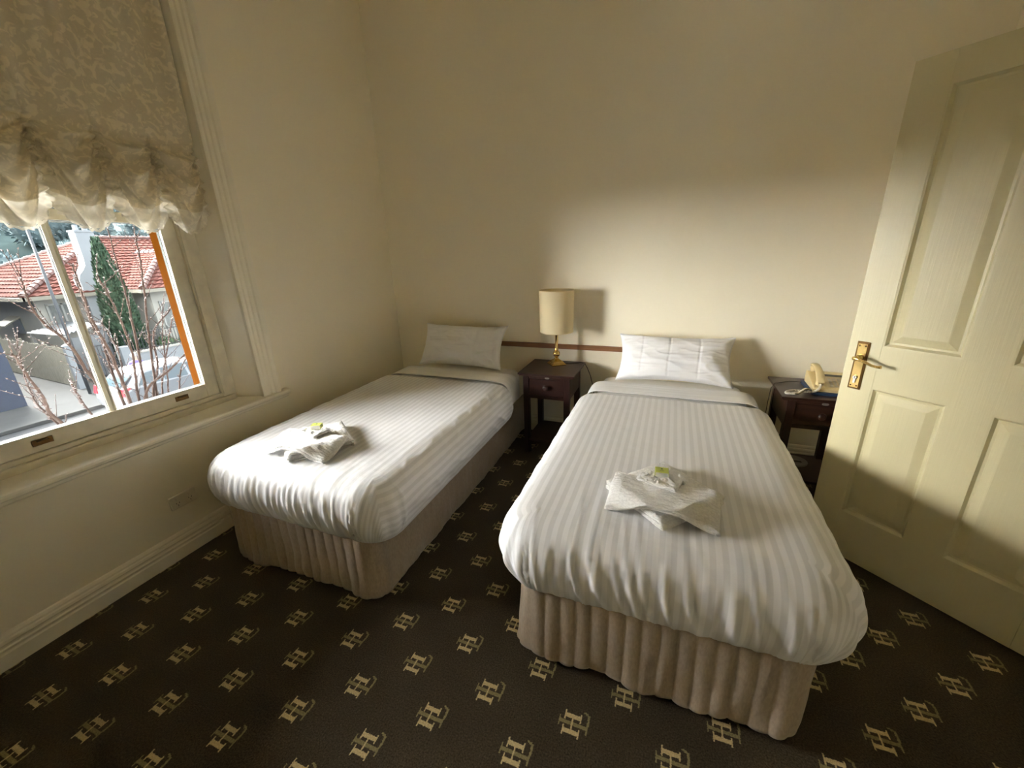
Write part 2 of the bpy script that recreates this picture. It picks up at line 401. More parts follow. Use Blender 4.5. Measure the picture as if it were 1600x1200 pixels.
def sash(name, xa, xb, z0, z1, rail_b, rail_t):
    dk = MB(); xo = (xa + xb) / 2 - .0016
    for (ya, yb, za, zb) in ((WC - .496, WC - .4225, z0 - .001, z1 + .001), (WC + .4225, WC + .496, z0 - .001, z1 + .001), (WC - .43, WC + .43, z0 - .001, z0 + rail_b + .0015), (WC - .43, WC + .43, z1 - rail_t - .0015, z1 + .001), (WC - .0155, WC + .0155, z0, z1)):
        dk.box(xa - .002, xo, ya, yb, za, zb)
    s = MB().box(xa, xb, WC - .495, WC - .424, z0, z1).build(name, M['sash'], win, bevel=.004)
    for a, c_ in ((WC + .424, WC + .495),): MB().box(xa, xb, a, c_, z0, z1).build('stile', M['sash'], s, bevel=.004)
    MB().box(xa, xb, WC - .424, WC + .424, z0, z0 + rail_b).build('rail', M['sash'], s, bevel=.004)
    MB().box(xa, xb, WC - .424, WC + .424, z1 - rail_t, z1).build('rail', M['sash'], s, bevel=.004)
    MB().prism([(xa + .004, -.014), (xb - .014, -.014), (xb, -.004), (xb, .004), (xb - .014, .014), (xa + .004, .014)], 'z', z0 + rail_b, z1 - rail_t).xf(Matrix.Translation((0, WC, 0))).build('glazing_bar', M['sash'], s)
    for a, c_ in ((WC - .424, WC - .014), (WC + .014, WC + .424)):
        MB().box((xa + xb) / 2 - .0015, (xa + xb) / 2 + .0015, a - .004, c_ + .004, z0 + rail_b - .004, z1 - rail_t + .004).build('pane', M['glass'], s)
        # putty bead around the pane
        q = MB(); xm = (xa + xb) / 2
        for (ya, yb, za, zb) in ((a, c_, z0 + rail_b, z0 + rail_b + .009), (a, c_, z1 - rail_t - .009, z1 - rail_t), (a, a + .009, z0 + rail_b, z1 - rail_t), (c_ - .009, c_, z0 + rail_b, z1 - rail_t)):
            q.box(xm + .002, xb - .006, ya, yb, za, zb)
    dk.build('outside_paint', M['green'], s)
    return s
s1 = sash('lower_sash', -.185, -.148, .745, 1.735, .078, .045)
s2 = sash('upper_sash', -.228, -.190, 1.69, 2.75, .045, .06)
for yl in (-2.348, -1.790):
    MB().box(-.148, -.1445, yl - .033, yl + .033, .772, .799).build('sash_lift', M['brass_dk'], s1, bevel=.002)
    MB().box(-.146, -.128, yl - .018, yl + .018, .789, .794).build('sash_lift', M['brass_dk'], s1, bevel=.002)

# sill board with rounded nose and small moulding below
sp = [(-.14, .664), (-.14, .690), (.035, .686), (.047, .683), (.052, .675), (.050, .664), (.040, .656), (.030, .652), (.026, .640), (.020, .634), (.0, .634), (.0, .650)]
struct(MB().prism(sp, 'y', -2.90, -1.275).build('trim_1', M['trim']), 'wide cream window sill board with rounded nose')
# fluted architraves (offset along y, depth x)
AR = [(0, 0), (0, .022), (.006, .026), (.013, .026), (.018, .020), (.024, .020), (.030, .027), (.040, .027), (.046, .020), (.052, .020), (.058, .028), (.070, .028), (.076, .021), (.082, .021), (.088, .030), (.098, .033), (.106, .036), (.115, .036), (.120, .030), (.120, 0)]
struct(MB().prism([(x, y1 - .004 + d) for d, x in AR], 'z', .686, WTOP + .10).build('trim_2', M['trim']), 'fluted cream architrave right of the window')
struct(MB().prism([(x, y0 + .004 - d) for d, x in AR], 'z', .686, WTOP + .10).build('trim_3', M['trim']), 'fluted cream architrave left of the window')
struct(MB().prism([(x, WTOP - .03 + d) for d, x in AR], 'y', y0, y1).build('trim_4', M['trim']), 'fluted cream architrave above the window')

# roller blind behind the lace, and the gathered lace blind
rb = thing('roller_blind', 'plain pale yellow roller blind drawn halfway down behind the lace', 'blind', (-.105, WC, 2.72))
MB().box(-.0015, .0015, -.605, .578, -.80, .01).build('cloth', M['holland'], rb)
MB().box(-.006, .006, -.605, .578, -.825, -.80).build('hem_bar', M['holland'], rb, bevel=.003)
t_ = MB().tube([(0, -.62, .03), (0, .61, .03)], .022, 16).build('roller_tube', M['holland'], rb, smooth=True)

GY = [-1.462 - .2075 * k for k in range(7)]     # gathering tapes
def lace_pt(u, v):
    y = GY[0] + (GY[-1] - GY[0]) * u
    k = u * 6; p = k - math.floor(k); sp_ = math.sin(math.pi * p)
    zt = 2.06
    x = -.042
    if v < .5:
        t = v / .5; z = 2.79 + (zt - 2.79) * t
        # soft hanging pleats, strongest above each gather
        fall = t ** 1.5
        x += .030 * (abs(math.cos(math.pi * p)) ** 7) * (1 - .45 * fall) + .013 * math.sin(k * 2 * math.pi * 1.5 + 1.6 * math.sin(k * 1.7)) * (1 - .8 * fall) + .012 * noise.noise(Vector((k * 2.1, z * 1.1, 3)))
        x += .020 * (abs(sp_) ** .6) * sst(.72, 1.0, t)
    else:
        t = (v - .5) / .5
        z = zt - t * (.322 + .088 * sp_ ** .8)
        kk = int(math.floor(min(k, 5.999)))
        q = (zt - z) / (.055 + .30 * sp_ ** .9)
        amp = .034 * (sp_ ** .6)
        ph = 2 * math.pi * (3.1 * min(q, 1.25) ** .85) + kk * 1.3 + 1.2 * noise.noise(Vector((k * 2.5, t * 2, 9)))
        x += amp * (1 - 1.6 * abs(math.sin(ph / 2)) ** 1.4) * sst(0, .15, t) + .020 * sp_ ** .6
        x += .045 * sp_ ** .7 * math.sin(math.pi * min(1, t * .9)) - .03 * t * sp_
        # the tape gathers crumple into fine creases
        g = 1 - sst(0, .22, min(p, 1 - p))
        x += g * .016 * math.sin(z * 170 + kk) * sst(0, .1, t) * (1 - .5 * t)
        y += g * .010 * math.sin(z * 120 + kk * 2) * sst(0, .12, t)
        x += .004 * noise.noise(Vector((k * 9, z * 40, 5)))
    return (x, y - WC, z - 2.79)
lb = thing('lace_blind', 'cream lace festoon blind gathered into scallops across the window', 'blind', (0, WC, 2.79))
m_ = MB(); m_.grid(330, 170, lambda u, v: lace_pt(u, v * .89)); m_.build('lace_cloth', M['lace'], lb, smooth=True, recalc=False)
m_ = MB(); m_.grid(330, 24, lambda u, v: lace_pt(u, .89 + v * .11)); m_.build('lace_border', M['lace_hem'], lb, smooth=True, recalc=False)
MB().box(-.05, -.02, -.63, .63, -.02, .015).build('head_rail', M['trim'], lb)
fr = MB()
for k in range(6):        # hem frill under each scallop
    fr.grid(26, 4, lambda u, v, k=k: ((lambda p_: (p_[0] + .006 * math.sin(u * 60) * v, p_[1], p_[2] - .012 * v + .004 * math.sin(u * 47 + k)))(lace_pt((k + .04 + .92 * u) / 6, 1.0))))
fr.build('hem_frill', M['lace_hem'], lb, smooth=True, recalc=False)
cd = MB(); pts = [(-.115, -1.612, 2.7), (-.112, -1.605, 1.72), (-.112, -1.600, 1.40), (-.113, -1.596, 1.19)]
cd.tube(pts, .0022, 6); cd.tube([(-.109, -1.610, 1.70), (-.108, -1.608, 1.44), (-.111, -1.597, 1.19)], .0020, 6)
cd.lathe([(.001, .02), (.006, .012), (.008, 0), (.007, -.010), (.001, -.016)], 10, (-.113, -1.596, 1.175))
o_ = cd.build('blind_cord', M['cordw'], smooth=True); tag(o_, 'thin twisted blind cord with knot hanging beside the right sash', 'cord')

# ---------------------------------------------------------------- open door
P0 = Vector((3.099, -.887)); dd = Vector((.74367, -.66855))
door = thing('door_1', 'open cream four-panel door with brass lever handle', None, (P0.x, P0.y, .012), math.atan2(dd.y, dd.x), kind='structure')
DW, DH, DT = .838, 2.092, .038      # local: x along the door, y into the thickness (face towards the room is y = 0 and normal -y)
PX = [(.118, .361), (.478, .720)]; PZ = [(.232, .863), (1.045, 1.992)]
MB().box(0, PX[0][0], 0, DT, 0, DH).build('stile', M['door'], door, bevel=.002)
MB().box(PX[1][1], DW, 0, DT, 0, DH).build('stile', M['door'], door, bevel=.002)
for za, zb in PZ: MB().box(PX[0][1], PX[1][0], 0, DT, za, zb).build('muntin', M['door'], door)
for za, zb in ((0, PZ[0][0]), (PZ[0][1], PZ[1][0]), (PZ[1][1], DH)): MB().box(PX[0][0], PX[1][1], 0, DT, za, zb).build('rail', M['door'], door)
for xa, xb in PX:
    for za, zb in PZ:
        # raised panel inside a moulded recess, both faces
        m_ = MB()
        def ring(i, y): return [(xa + i, y, za + i), (xb - i, y, za + i), (xb - i, y, zb - i), (xa + i, y, zb - i)]
        m_.loops([ring(0, 0.0), ring(.006, .0005), ring(.010, .006), ring(.015, .0125), ring(.023, .0135), ring(.050, .004), ring(.054, .003)], True, False, True)
        m_.loops([ring(0, DT), ring(.012, DT - .005), ring(.018, DT - .0115), ring(.052, DT - .004)], True, False, True)
        m_.build('panel', M['door'], door, recalc=False)
hp = MB(); hp.box(.030, .078, -.004, 0, .842, 1.058); hp.box(.034, .074, -.008, -.004, .846, 1.054)
hpo = hp.build('handle_plate', M['brass_dk'], door, bevel=.002)
MB().box(.0375, .0705, -.0095, -.0075, .8505, 1.0495).build('plate_face', M['brass'], hpo, bevel=.001)
sc_ = MB()
for zz in (.860, 1.040):
    for xx in (.043, .065):
        n0 = len(sc_.v); sc_.lathe([(.003, 0), (.0032, .001), (.001, .0022)], 10); sc_.xf(Matrix.Translation((xx, -.0095, zz)) @ Matrix.Rotation(math.pi / 2, 4, 'X'), n0)
sc_.build('screws', M['brass_dk'], hpo)
lv = MB(); n0 = 0
lv.lathe([(.013, 0), (.013, .008), (.009, .012), (.009, .040)], 20); lv.xf(Matrix.Translation((.054, -.009, .988)) @ Matrix.Rotation(math.pi / 2, 4, 'X'))
lv.tube([(.046, -.048, .989), (.054, -.050, .9905), (.070, -.052, .988), (.092, -.052, .981), (.116, -.052, .972), (.136, -.051, .970), (.150, -.050, .972)], [.0085, .0088, .0075, .006, .0055, .006, .0075], 12)
lv.build('lever', M['brass'], door, smooth=True, recalc=True)
ky = MB(); ky.lathe([(.0085, 0), (.0085, .006), (.007, .0068)], 20); ky.xf(Matrix.Translation((.054, -.0095, .898)) @ Matrix.Rotation(math.pi / 2, 4, 'X'))
ky.box(.0495, .0585, -.0155, -.0095, .872, .898)
kyo = ky.build('lock_cylinder', M['chrome'], door, bevel=.001)
MB().box(.0532, .0548, -.0167, -.0161, .893, .903).build('keyway', M['dark'], kyo)

# ---------------------------------------------------------------- wall rail and power outlet
wr = thing('wall_rail', 'narrow brown timber rail fixed to the wall between the pillows', 'rail', (1.55, -.001, .758))
MB().box(-.70, .70, -.018, 0, -.019, .019).build('timber_strip', M['rail'], wr, bevel=.003)

po_ = thing('power_outlet', 'ivory double power outlet with two switches low under the window', 'power outlet', (0, -2.005, .306), 0)
MB().box(0, .011, -.064, .064, -.037, .037).build('plate', M['outlet'], po_, bevel=.004)
for yy in (-.030, .030):
    MB().box(.011, .0155, yy - .006, yy + .006, .010, .023).build('switch', M['outlet'], po_, bevel=.002)
    sl = MB()
    for (a, z_, an) in ((-.007, -.006, .5), (.007, -.006, -.5), (0, -.019, 0)):
        n0 = len(sl.v); sl.box(.0108, .0115, -.0011, .0011, -.004, .004); sl.xf(Matrix.Translation((0, yy + a, z_)) @ Matrix.Rotation(an, 4, 'X'), n0)
    sl.build('socket_slots', M['dark'], po_)

# ---------------------------------------------------------------- beds
def fbm(x, y, z=0.0, o=3):
    s, a = 0.0, 1.0
    for k in range(o):
        s += a * noise.noise(Vector((x, y, z + 7.3 * k))); x *= 2.1; y *= 2.1; a *= .5
    return s
def ridge(x, y, z=0.0): return 1 - abs(noise.noise(Vector((x, y, z)))) * 2.2

def spline(pts, t):
    """catmull-rom through 2-D pts at t in [0, n-1]"""
    n = len(pts) - 1; i = min(int(t), n - 1); f = t - i
    p0, p1, p2, p3 = pts[max(i - 1, 0)], pts[i], pts[i + 1], pts[min(i + 2, n)]
    return tuple(.5 * (2 * p1[k] + (p2[k] - p0[k]) * f + (2 * p0[k] - 5 * p1[k] + 4 * p2[k] - p3[k]) * f * f + (3 * p1[k] - p0[k] - 3 * p2[k] + p3[k]) * f ** 3) for k in (0, 1))

def drape(W, yh, yf, z0, prof, nx, ny, wr, foot=True, top=None, R=.13):
    """cloth over a bed: W half width of the finished outline, head line yh, foot line yf; prof = profile (outwards, down) from the flat top to the hem"""
    n = len(prof) - 1
    al = [0.0]
    STEP = 60
    pr = [spline(prof, n * k / STEP) for k in range(STEP + 1)]
    for k in range(STEP): al.append(al[-1] + math.hypot(pr[k + 1][0] - pr[k][0], pr[k + 1][1] - pr[k][1]))
    AL = al[-1]
    def at(r):
        r = min(max(r, 0), AL)
        lo, hi = 0, STEP
        while hi - lo > 1:
            md = (lo + hi) // 2
            if al[md] <= r: lo = md
            else: hi = md
        f = (r - al[lo]) / max(1e-9, al[hi] - al[lo])
        p = tuple(pr[lo][k] + (pr[hi][k] - pr[lo][k]) * f for k in (0, 1))
        d = (pr[hi][0] - pr[lo][0], pr[hi][1] - pr[lo][1]); l = math.hypot(*d) or 1
        return p, (d[1] / l, d[0] / l)      # normal: (outwards, up) for (out, down) tangent
    cw = W - R; cf = yf + R
    A = cw + AL; B = (yh - cf) + (AL if foot else 0)
    def fn(u, v):
        a = (u * 2 - 1) * A; bdist = v * B
        dx = max(abs(a) - cw, 0.0); dy = max(bdist - (yh - cf), 0.0) if foot else 0.0
        r = max(dx, dy); h = math.hypot(dx, dy) or 1.0
        ex, ey = dx / h, dy / h
        (o, dn), (no, nu) = at(r)
        sx = 1 if a >= 0 else -1
        bx = sx * min(abs(a), cw); by = yh - min(bdist, yh - cf)
        w_ = wr(a, bdist, r, AL, ex, ey)
        o2 = o + no * w_; z = z0 - dn + nu * w_
        if top: z += top(a, bdist, r)
        return (bx + sx * ex * o2, by - ey * o2, z)
    m = MB(); m.grid(nx, ny, fn, lambda u, v: ((u * 2 - 1) * A, v * B))
    return m

def make_bed(cx, names, seed, duvW, wl_, headshift=0.0):
    lab_bed, lab_duvet, lab_sheet = names
    bed = thing('bed', lab_bed, 'bed', (cx, 0, 0), group='single beds')
    HW, FY, HY = .465, -1.985, -.055
    # base and mattress
    MB().box(-.44, .44, FY + .04, HY - .02, .045, .285).build('base', M['bedbase'], bed, bevel=.02)
    for sx in (-1, 1):
        for yy in (FY + .16, HY - .16):
            MB().lathe([(.018, 0), (.022, .004), (.024, .05)], 14, (sx * .36, yy, 0)).build('castor_leg', M['dark'], bed, smooth=True)
    mt = MB()
    def rr(hw, y0_, y1_, r, z, n=6):
        out = []
        for (qx, qy, a0) in ((hw - r, y1_ - r, 0), (-hw + r, y1_ - r, 90), (-hw + r, y0_ + r, 180), (hw - r, y0_ + r, 270)):
            for k in range(n + 1):
                an = math.radians(a0 + 90 * k / n); out.append((qx + r * math.cos(an), qy + r * math.sin(an), z))
        return out
    rings = []
    for ins, z in ((.03, .292), (.008, .30), (0, .33), (0, .50), (.006, .535), (.02, .555), (.045, .566), (.09, .570)):
        rings.append(rr(HW - ins, FY + .075 + ins, HY - ins, .07, z))
    mt.loops(rings); mt.build('mattress', M['mattress'], bed, smooth=True)
    # quilted valance: vertical channels all round foot and sides
    per = []
    hw = HW + .012; rc = .075; fy = FY - .005
    s = 0.0
    path = [(-hw, HY)]
    N1 = 150
    for k in range(1, N1 + 1): path.append((-hw, HY + (fy + rc - HY) * k / N1))
    for k in range(1, 13): an = math.pi + (math.pi / 2) * k / 12; path.append((-hw + rc + rc * math.cos(an), fy + rc + rc * math.sin(an)))
    N2 = 190
    for k in range(1, N2 + 1): path.append((-hw + rc + (2 * hw - 2 * rc) * k / N2, fy))
    for k in range(1, 13): an = 1.5 * math.pi + (math.pi / 2) * k / 12; path.append((hw - rc + rc * math.cos(an), fy + rc + rc * math.sin(an)))
    for k in range(1, N1 + 1): path.append((hw, fy + rc + (HY - fy - rc) * k / N1))
    sl = [0.0]
    for k in range(1, len(path)): sl.append(sl[-1] + math.dist(path[k], path[k - 1]))
    nv = 22; mv = MB(); CH = .0565
    smid = sl[-1] / 2
    for j in range(nv + 1):
        t = j / nv
        for k, (px, py) in enumerate(path):
            a = path[max(k - 1, 0)]; b = path[min(k + 1, len(path) - 1)]
            tx, ty = b[0] - a[0], b[1] - a[1]; l = math.hypot(tx, ty) or 1
            nx_, ny_ = ty / l * -1, tx / l
            nx_, ny_ = -nx_, -ny_
            ss = sl[k] - smid
            isfoot = 1 - sst(.52, .62, abs(ss))
            amp = .0085 * isfoot + .0035 * (1 - isfoot)
            c = abs(math.sin(math.pi * (ss / CH + .5)))
            off = amp * (c ** .45) - amp
            off += (.010 + .014 * isfoot) * t * fbm(ss * 5, seed, 0) + .012 * t ** 2 * isfoot + .007 * fbm(ss * 9, t * 2.2, seed, 2) * sst(.1, .7, t)
            off += .004 * isfoot * math.sin(t * 9 + ss * 30) * sst(.5, 1, t)
            hem = .014 + .020 * (fbm(ss * 3.1, 1.7, seed) + .5) * isfoot + .004
            hem = max(.006, hem)
            z = .338 + (hem - .338) * t
            mv.v.append((px + nx_ * off, py + ny_ * off, z))
    m1 = len(path)
    for j in range(nv):
        for k in range(m1 - 1):
            a = j * m1 + k; mv.face(a, a + m1, a + m1 + 1, a + 1)
    mv.build('valance', M['valance'], bed, smooth=True, solid=.004, recalc=False)
    # striped duvet cover, tucked under the mattress
    prof = [(0, 0), (.05, .002), (.10, .014), (.145, .050), (.168, .110), (.170, .165), (.152, .225), (.125, .268), (.088, .286)]
    def wrk(a, b, r, AL, ex, ey):
        side = sst(.10, .30, r)
        edge = a * ey + b * ex
        if ey > ex:
            f = ridge(edge * 19 + 1.1 * noise.noise(Vector((edge * 3, r * 2.5, seed))) + (r - .2) * 2.5 * math.sin(edge * 4 + seed), r * 1.1, seed + 2)
            f2 = ridge(edge * 44 + r * 3, r * 1.5, seed + 5)
            d = side * (.016 * max(f, 0) ** 2.6 + .006 * max(f2, 0) ** 2 - .007)
        else:
            f = ridge(edge * 5 + r * 7, r * 4, seed + 3)
            d = side * (.007 * max(f, 0) ** 2 - .003 + .008 * fbm(edge * 3, r * 5, seed))
            # where the sides turn over the top edge the cover is rumpled
            d += wl_ * .006 * sst(.04, .12, r) * (1 - sst(.17, .24, r)) * max(0, ridge(edge * 7 - r * 9, r * 6, seed + 9)) ** 3
        tc_ = sst(.03, .30, min(ex, ey))
        d = d * (1 - tc_) + tc_ * side * .006 * fbm(edge * 2.5, r * 4, seed, 2)
        d *= 1 - .97 * sst(AL - .12, AL - .03, r)
        # corner gathers
        if ex > .15 and ey > .15:
            an = math.atan2(ey, ex); d += side * .0035 * math.sin(an * 15 + r * 6) * (1 - sst(AL - .12, AL - .03, r))
        # long creases on top near the foot
        d += .0022 * (1 - side) * max(0, ridge(a * 16 + .6 * math.sin(b * 3), b * 2.0, seed + 4)) ** 3 * sst(.9, 1.5, b)
        d += (.0035 * fbm(a * 3.2, b * 2.6, seed + 1) + .0012 * fbm(a * 12, b * 10, seed + 6)) * (1 - sst(AL - .12, AL - .03, r))
        return d
    dv = drape(duvW, -.56, FY + .005, .585, prof, 230, 330, wrk)
    o = dv.build('duvet', M['duvet'], loc=(cx, 0, 0), smooth=True, recalc=False, solid=.004)
    tag(o, lab_duvet, 'bed cover', 'striped bed covers')
    # turned-down top sheet
    prof2 = [(0, 0), (.05, .001), (.10, .012), (.132, .040), (.146, .090), (.142, .150), (.130, .20)]
    def wrk2(a, b, r, AL, ex, ey):
        d = .002 * max(0, ridge(a * 2.0 + seed, b * 22, seed)) ** 2 + .004 * fbm(a * 3, b * 6, seed + 3) * .6
        d += .006 * sst(.08, .2, r) * fbm(b * 9, r * 8, seed + 8)
        d += .002 * sst(.30, .345, b)
        return d
    sh = drape(duvW - .025, -.30, -.645, .588, prof2, 120, 60, wrk2, foot=False, R=.13)
    o = sh.build('top_sheet', M['sheet'], loc=(cx, 0, 0), smooth=True, recalc=False, solid=.004)
    for v in o.data.vertices: pass
    tag(o, lab_sheet, 'sheet', 'turned-down sheets')
    return bed

make_bed(.757, ('single bed by the window with taupe quilted valance', 'white striped bed cover on the bed nearest the window', 'plain white turned-down sheet below the pillow of the window bed'), 3.0, .538, 1.0)
make_bed(2.368, ('single bed beside the open door with taupe quilted valance', 'white striped bed cover on the bed beside the open door', 'plain white turned-down sheet below the pillow of the door-side bed'), 11.0, .532, .4)

# ---------------------------------------------------------------- pillows
def pillow(cx, yb, yt, zb, zt, hw, T, seed, label, creases, flange):
    up = Vector((0, yt - yb, zt - zb)); H = up.length / 2; upn = up.normalized(); nrm = Vector((0, -upn.z, upn.y))
    ctr = Vector((0, (yb + yt) / 2, (zb + zt) / 2))
    m = MB(); nx, ny = 110, 64
    def pt(u, v, side):
        a, b = u * 2 - 1, v * 2 - 1
        sx = 1 - .085 * (1 - b * b) ** 1.0 * abs(a) ** 3
        sy = 1 - .15 * (1 - a * a) * abs(b) ** 3
        px, py = a * hw * sx, b * H * sy
        e = max(0.0, (1 - abs(a) ** 2.6)) ** .55 * max(0.0, (1 - abs(b) ** 2.4)) ** .5
        th = T * e
        if side > 0:
            wv = .014 * fbm(a * 1.6, b * 1.5, seed, 2) + .005 * max(0, ridge(a * 2 + b * 2.5, b * 2 - a * 2, seed + 2)) ** 2 + .0018 * max(0, ridge(b * 6, a * 1.1, seed + 4)) ** 2
            # corners pull diagonal folds
            cr_ = sst(.45, .95, abs(a)) * sst(.2, .95, abs(b)); wv += .012 * cr_ * math.sin(9 * (abs(a) - abs(b)) + seed + a * 5)
            for c in creases: wv -= .006 * math.exp(-((a - c - .01 * math.sin(b * 3)) / .012) ** 2)
            th += wv * min(1, e * 2.2)
            if flange and a > .88: th *= .55
        else:
            th = -th * .35
        lift = -.03 * abs(b) ** 6 * (b > 0) * (1 - abs(a) ** 4) * .3
        return ctr + Vector((px, 0, 0)) + upn * py + nrm * (th + .012 * fbm(a * 1.5, b * 1.5, seed + 7) * (1 - e) * .8)
    m.grid(nx, ny, lambda u, v: pt(u, v, 1))
    m.grid(nx, ny, lambda u, v: pt(u, v, -1))
    import bmesh
    o = m.build('pillow', M['pillow'], loc=(cx, 0, 0), smooth=True, recalc=False)
    bm = bmesh.new(); bm.from_mesh(o.data); bmesh.ops.remove_doubles(bm, verts=bm.verts, dist=.0004); bmesh.ops.recalc_face_normals(bm, faces=bm.faces); bm.to_mesh(o.data); bm.free()
    # piped seam round the edge
    q = MB(); L_ = []
    for k in range(60): L_.append(pt(k / 60, 0, -1))
    for k in range(40): L_.append(pt(1, k / 40, -1))
    for k in range(60): L_.append(pt(1 - k / 60, 1, -1))
    for k in range(41): L_.append(pt(0, 1 - k / 40, -1))
    q.tube(L_, .0028, 6, cap=False); q.build('seam', M['pillow'], o, smooth=True)
    tag(o, label, 'pillow', 'white pillows')
    return o
pillow(.745, -.262, -.075, .598, .918, .378, .105, 2.0, 'white pillow on the window bed leaning in the corner', (.42,), True)
pillow(2.385, -.262, -.080, .598, .892, .375, .105, 8.0, 'white creased pillow on the bed beside the door', (-.55, -.08, .42), False)

# ---------------------------------------------------------------- towels and soap
def towel(name, w_, l_, layers, th, loc, rz, zfn, label, group, seed, border=True, off=.004):
    """folded towel: stacked rounded layers joined at the folded edges; zfn(x, y) = height of what it lies on (world)"""
    ca, sa = math.cos(rz), math.sin(rz); rnd = random.Random(seed)
    m = MB()
    for k in range(layers):
        ox, oy = rnd.uniform(-off, off), rnd.uniform(-off, off); ww, ll = w_ / 2 + rnd.uniform(-off, off * .3), l_ / 2 + rnd.uniform(-off, off * .3)
        nx, ny = 80, 60
        def pt(u, v, s):
            a, b = u * 2 - 1, v * 2 - 1
            e = max(0, 1 - max(abs(a), abs(b)) ** 16) ** .5
            x = a * ww + ox + .004 * fbm(b * 2, k, seed); y = b * ll + oy + .004 * fbm(a * 2, k + 3, seed)
            wx, wy = loc[0] + x * ca - y * sa, loc[1] + x * sa + y * ca
            rib = 0
            if border and k == layers - 1 and s > 0 and .78 < abs(a) < .95: rib = .0035 * (1 if math.sin(b * ll * 520) > 0 else -.5)
            base = zfn(wx, wy) - loc[2]
            puff = .006 * fbm(a * 1.7, b * 1.7, seed + k) + .0016 * fbm(a * 9, b * 9, seed) + .0011 * fbm(a * 40, b * 40, seed)
            z = base + (k + .5) * th + puff * (k / max(1, layers - 1)) + s * th * .52 * e + (rib if e > .5 else 0)
            return (x, y, z)
        for s_ in (1, -1): m.grid(nx, ny, lambda u, v: pt(u, v, s_))
    # the folds: rounded spines along one side
    for k in range(0, layers - 1, 2):
        path = []
        for i in range(21):
            y = (-1 + 2 * i / 20) * (l_ / 2 - .004); x = w_ / 2 - .003
            wx, wy = loc[0] + x * ca - y * sa, loc[1] + x * sa + y * ca
            path.append((x, y, zfn(wx, wy) - loc[2] + (k + 1) * th))
        m.tube(path, th * .95, 8)
    o = m.build(name, M['towel'], loc=loc, rz=rz, smooth=True, recalc=True)
    tag(o, label, 'towel', group); return o

def towels(ox, oy, rot, side, z):
    def W(x, y): return (ox + x * math.cos(rot) - y * math.sin(rot), oy + x * math.sin(rot) + y * math.cos(rot))
    zb = lambda x, y: z
    c1 = W(0, .0); th = .0100; A = .300
    r1 = rot + math.radians(46)
    towel('bath_towel', A, A, 4, th, (c1[0], c1[1], z), r1, zb, 'thick folded white bath towel at the bottom of the stack on the %s bed' % side, 'folded bath towels', 5 + ox)
    hA = 4 * th + .001
    def over(px, py):
        dx, dy = px - c1[0], py - c1[1]; a = dx * math.cos(r1) + dy * math.sin(r1); b = -dx * math.sin(r1) + dy * math.cos(r1)
        q = max(abs(a), abs(b)) - A / 2
        return z + hA * (1 - sst(-.01, .085, q))
    c2 = W(.0, -.075)
    towel('bath_mat', .375, .185, 3, .0075, (c2[0], c2[1], z), rot - .10, over, 'textured white bath mat folded across the towel on the %s bed' % side, 'folded bath mats', 9 + ox)
    def over2(px, py):
        dx, dy = px - c2[0], py - c2[1]; r2 = rot - .10
        a = dx * math.cos(r2) + dy * math.sin(r2); b = -dx * math.sin(r2) + dy * math.cos(r2)
        q = max(abs(a) - .1875, abs(b) - .0925)
        return over(px, py) + .0225 * (1 - sst(0, .03, q))
    c3 = W(-.005, .02)
    towel('face_cloth', .145, .125, 2, .006, (c3[0], c3[1], z), rot - .35, over2, 'small white face cloth under the soap box on the %s bed' % side, 'folded face cloths', 14 + ox, border=False, off=.002)
    return c3, over2(*c3) + .0135
def soap(loc, rz, label, tilt=0.0):
    t = thing('soap_box', label, 'soap', loc, rz, 'small boxed soaps')
    t.rotation_euler = (tilt, 0, rz)
    b = MB(); b.box(-.024, .024, -.018, .018, 0, .021); bo = b.build('carton', M['soapgreen'], t, bevel=.0008)
    MB().box(-.0225, .0225, -.0187, -.0181, .001, .020).build('front_flap', M['soapwhite'], t)
    MB().box(-.0225, .0225, .0181, .0187, .001, .020).build('back_flap', M['soapwhite'], t)
    em = MB(); n = 5
    for k in range(n):
        an = math.pi / 2 + (k - 2) * .62; p = Vector((math.cos(an), math.sin(an))); q = Vector((-p.y, p.x)); c_ = Vector((0, .004)); L_ = .0068 - .0008 * abs(k - 2)
        n0 = len(em.v); em.v += [(c_.x, c_.y, .0213), tuple((c_ + p * L_ * .5 + q * .0014)) + (.0213,), tuple(c_ + p * L_) + (.0213,), tuple(c_ + p * L_ * .5 - q * .0014) + (.0213,)]; em.face(n0, n0 + 3, n0 + 2, n0 + 1)
    em.box(-.0004, .0004, .0005, .004, .0210, .0213)
    em.box(-.008, -.001, -.0055, -.0045, .0210, .0213); em.box(.001, .007, -.0055, -.0045, .0210, .0213)
    em.build('leaf_print', M['emblem'], t)
TZ = .590
cR, zR = towels(2.366, -1.652, .02, 'door-side', TZ)
soap((cR[0] - .002, cR[1] + .012, zR), .05, 'small green and white soap box on the towels of the door-side bed', .10)
cL, zL = towels(.70, -1.705, .14, 'window', TZ)
soap((cL[0] + .002, cL[1] + .005, zL), .42, 'small green and white soap box on the towels of the window bed')

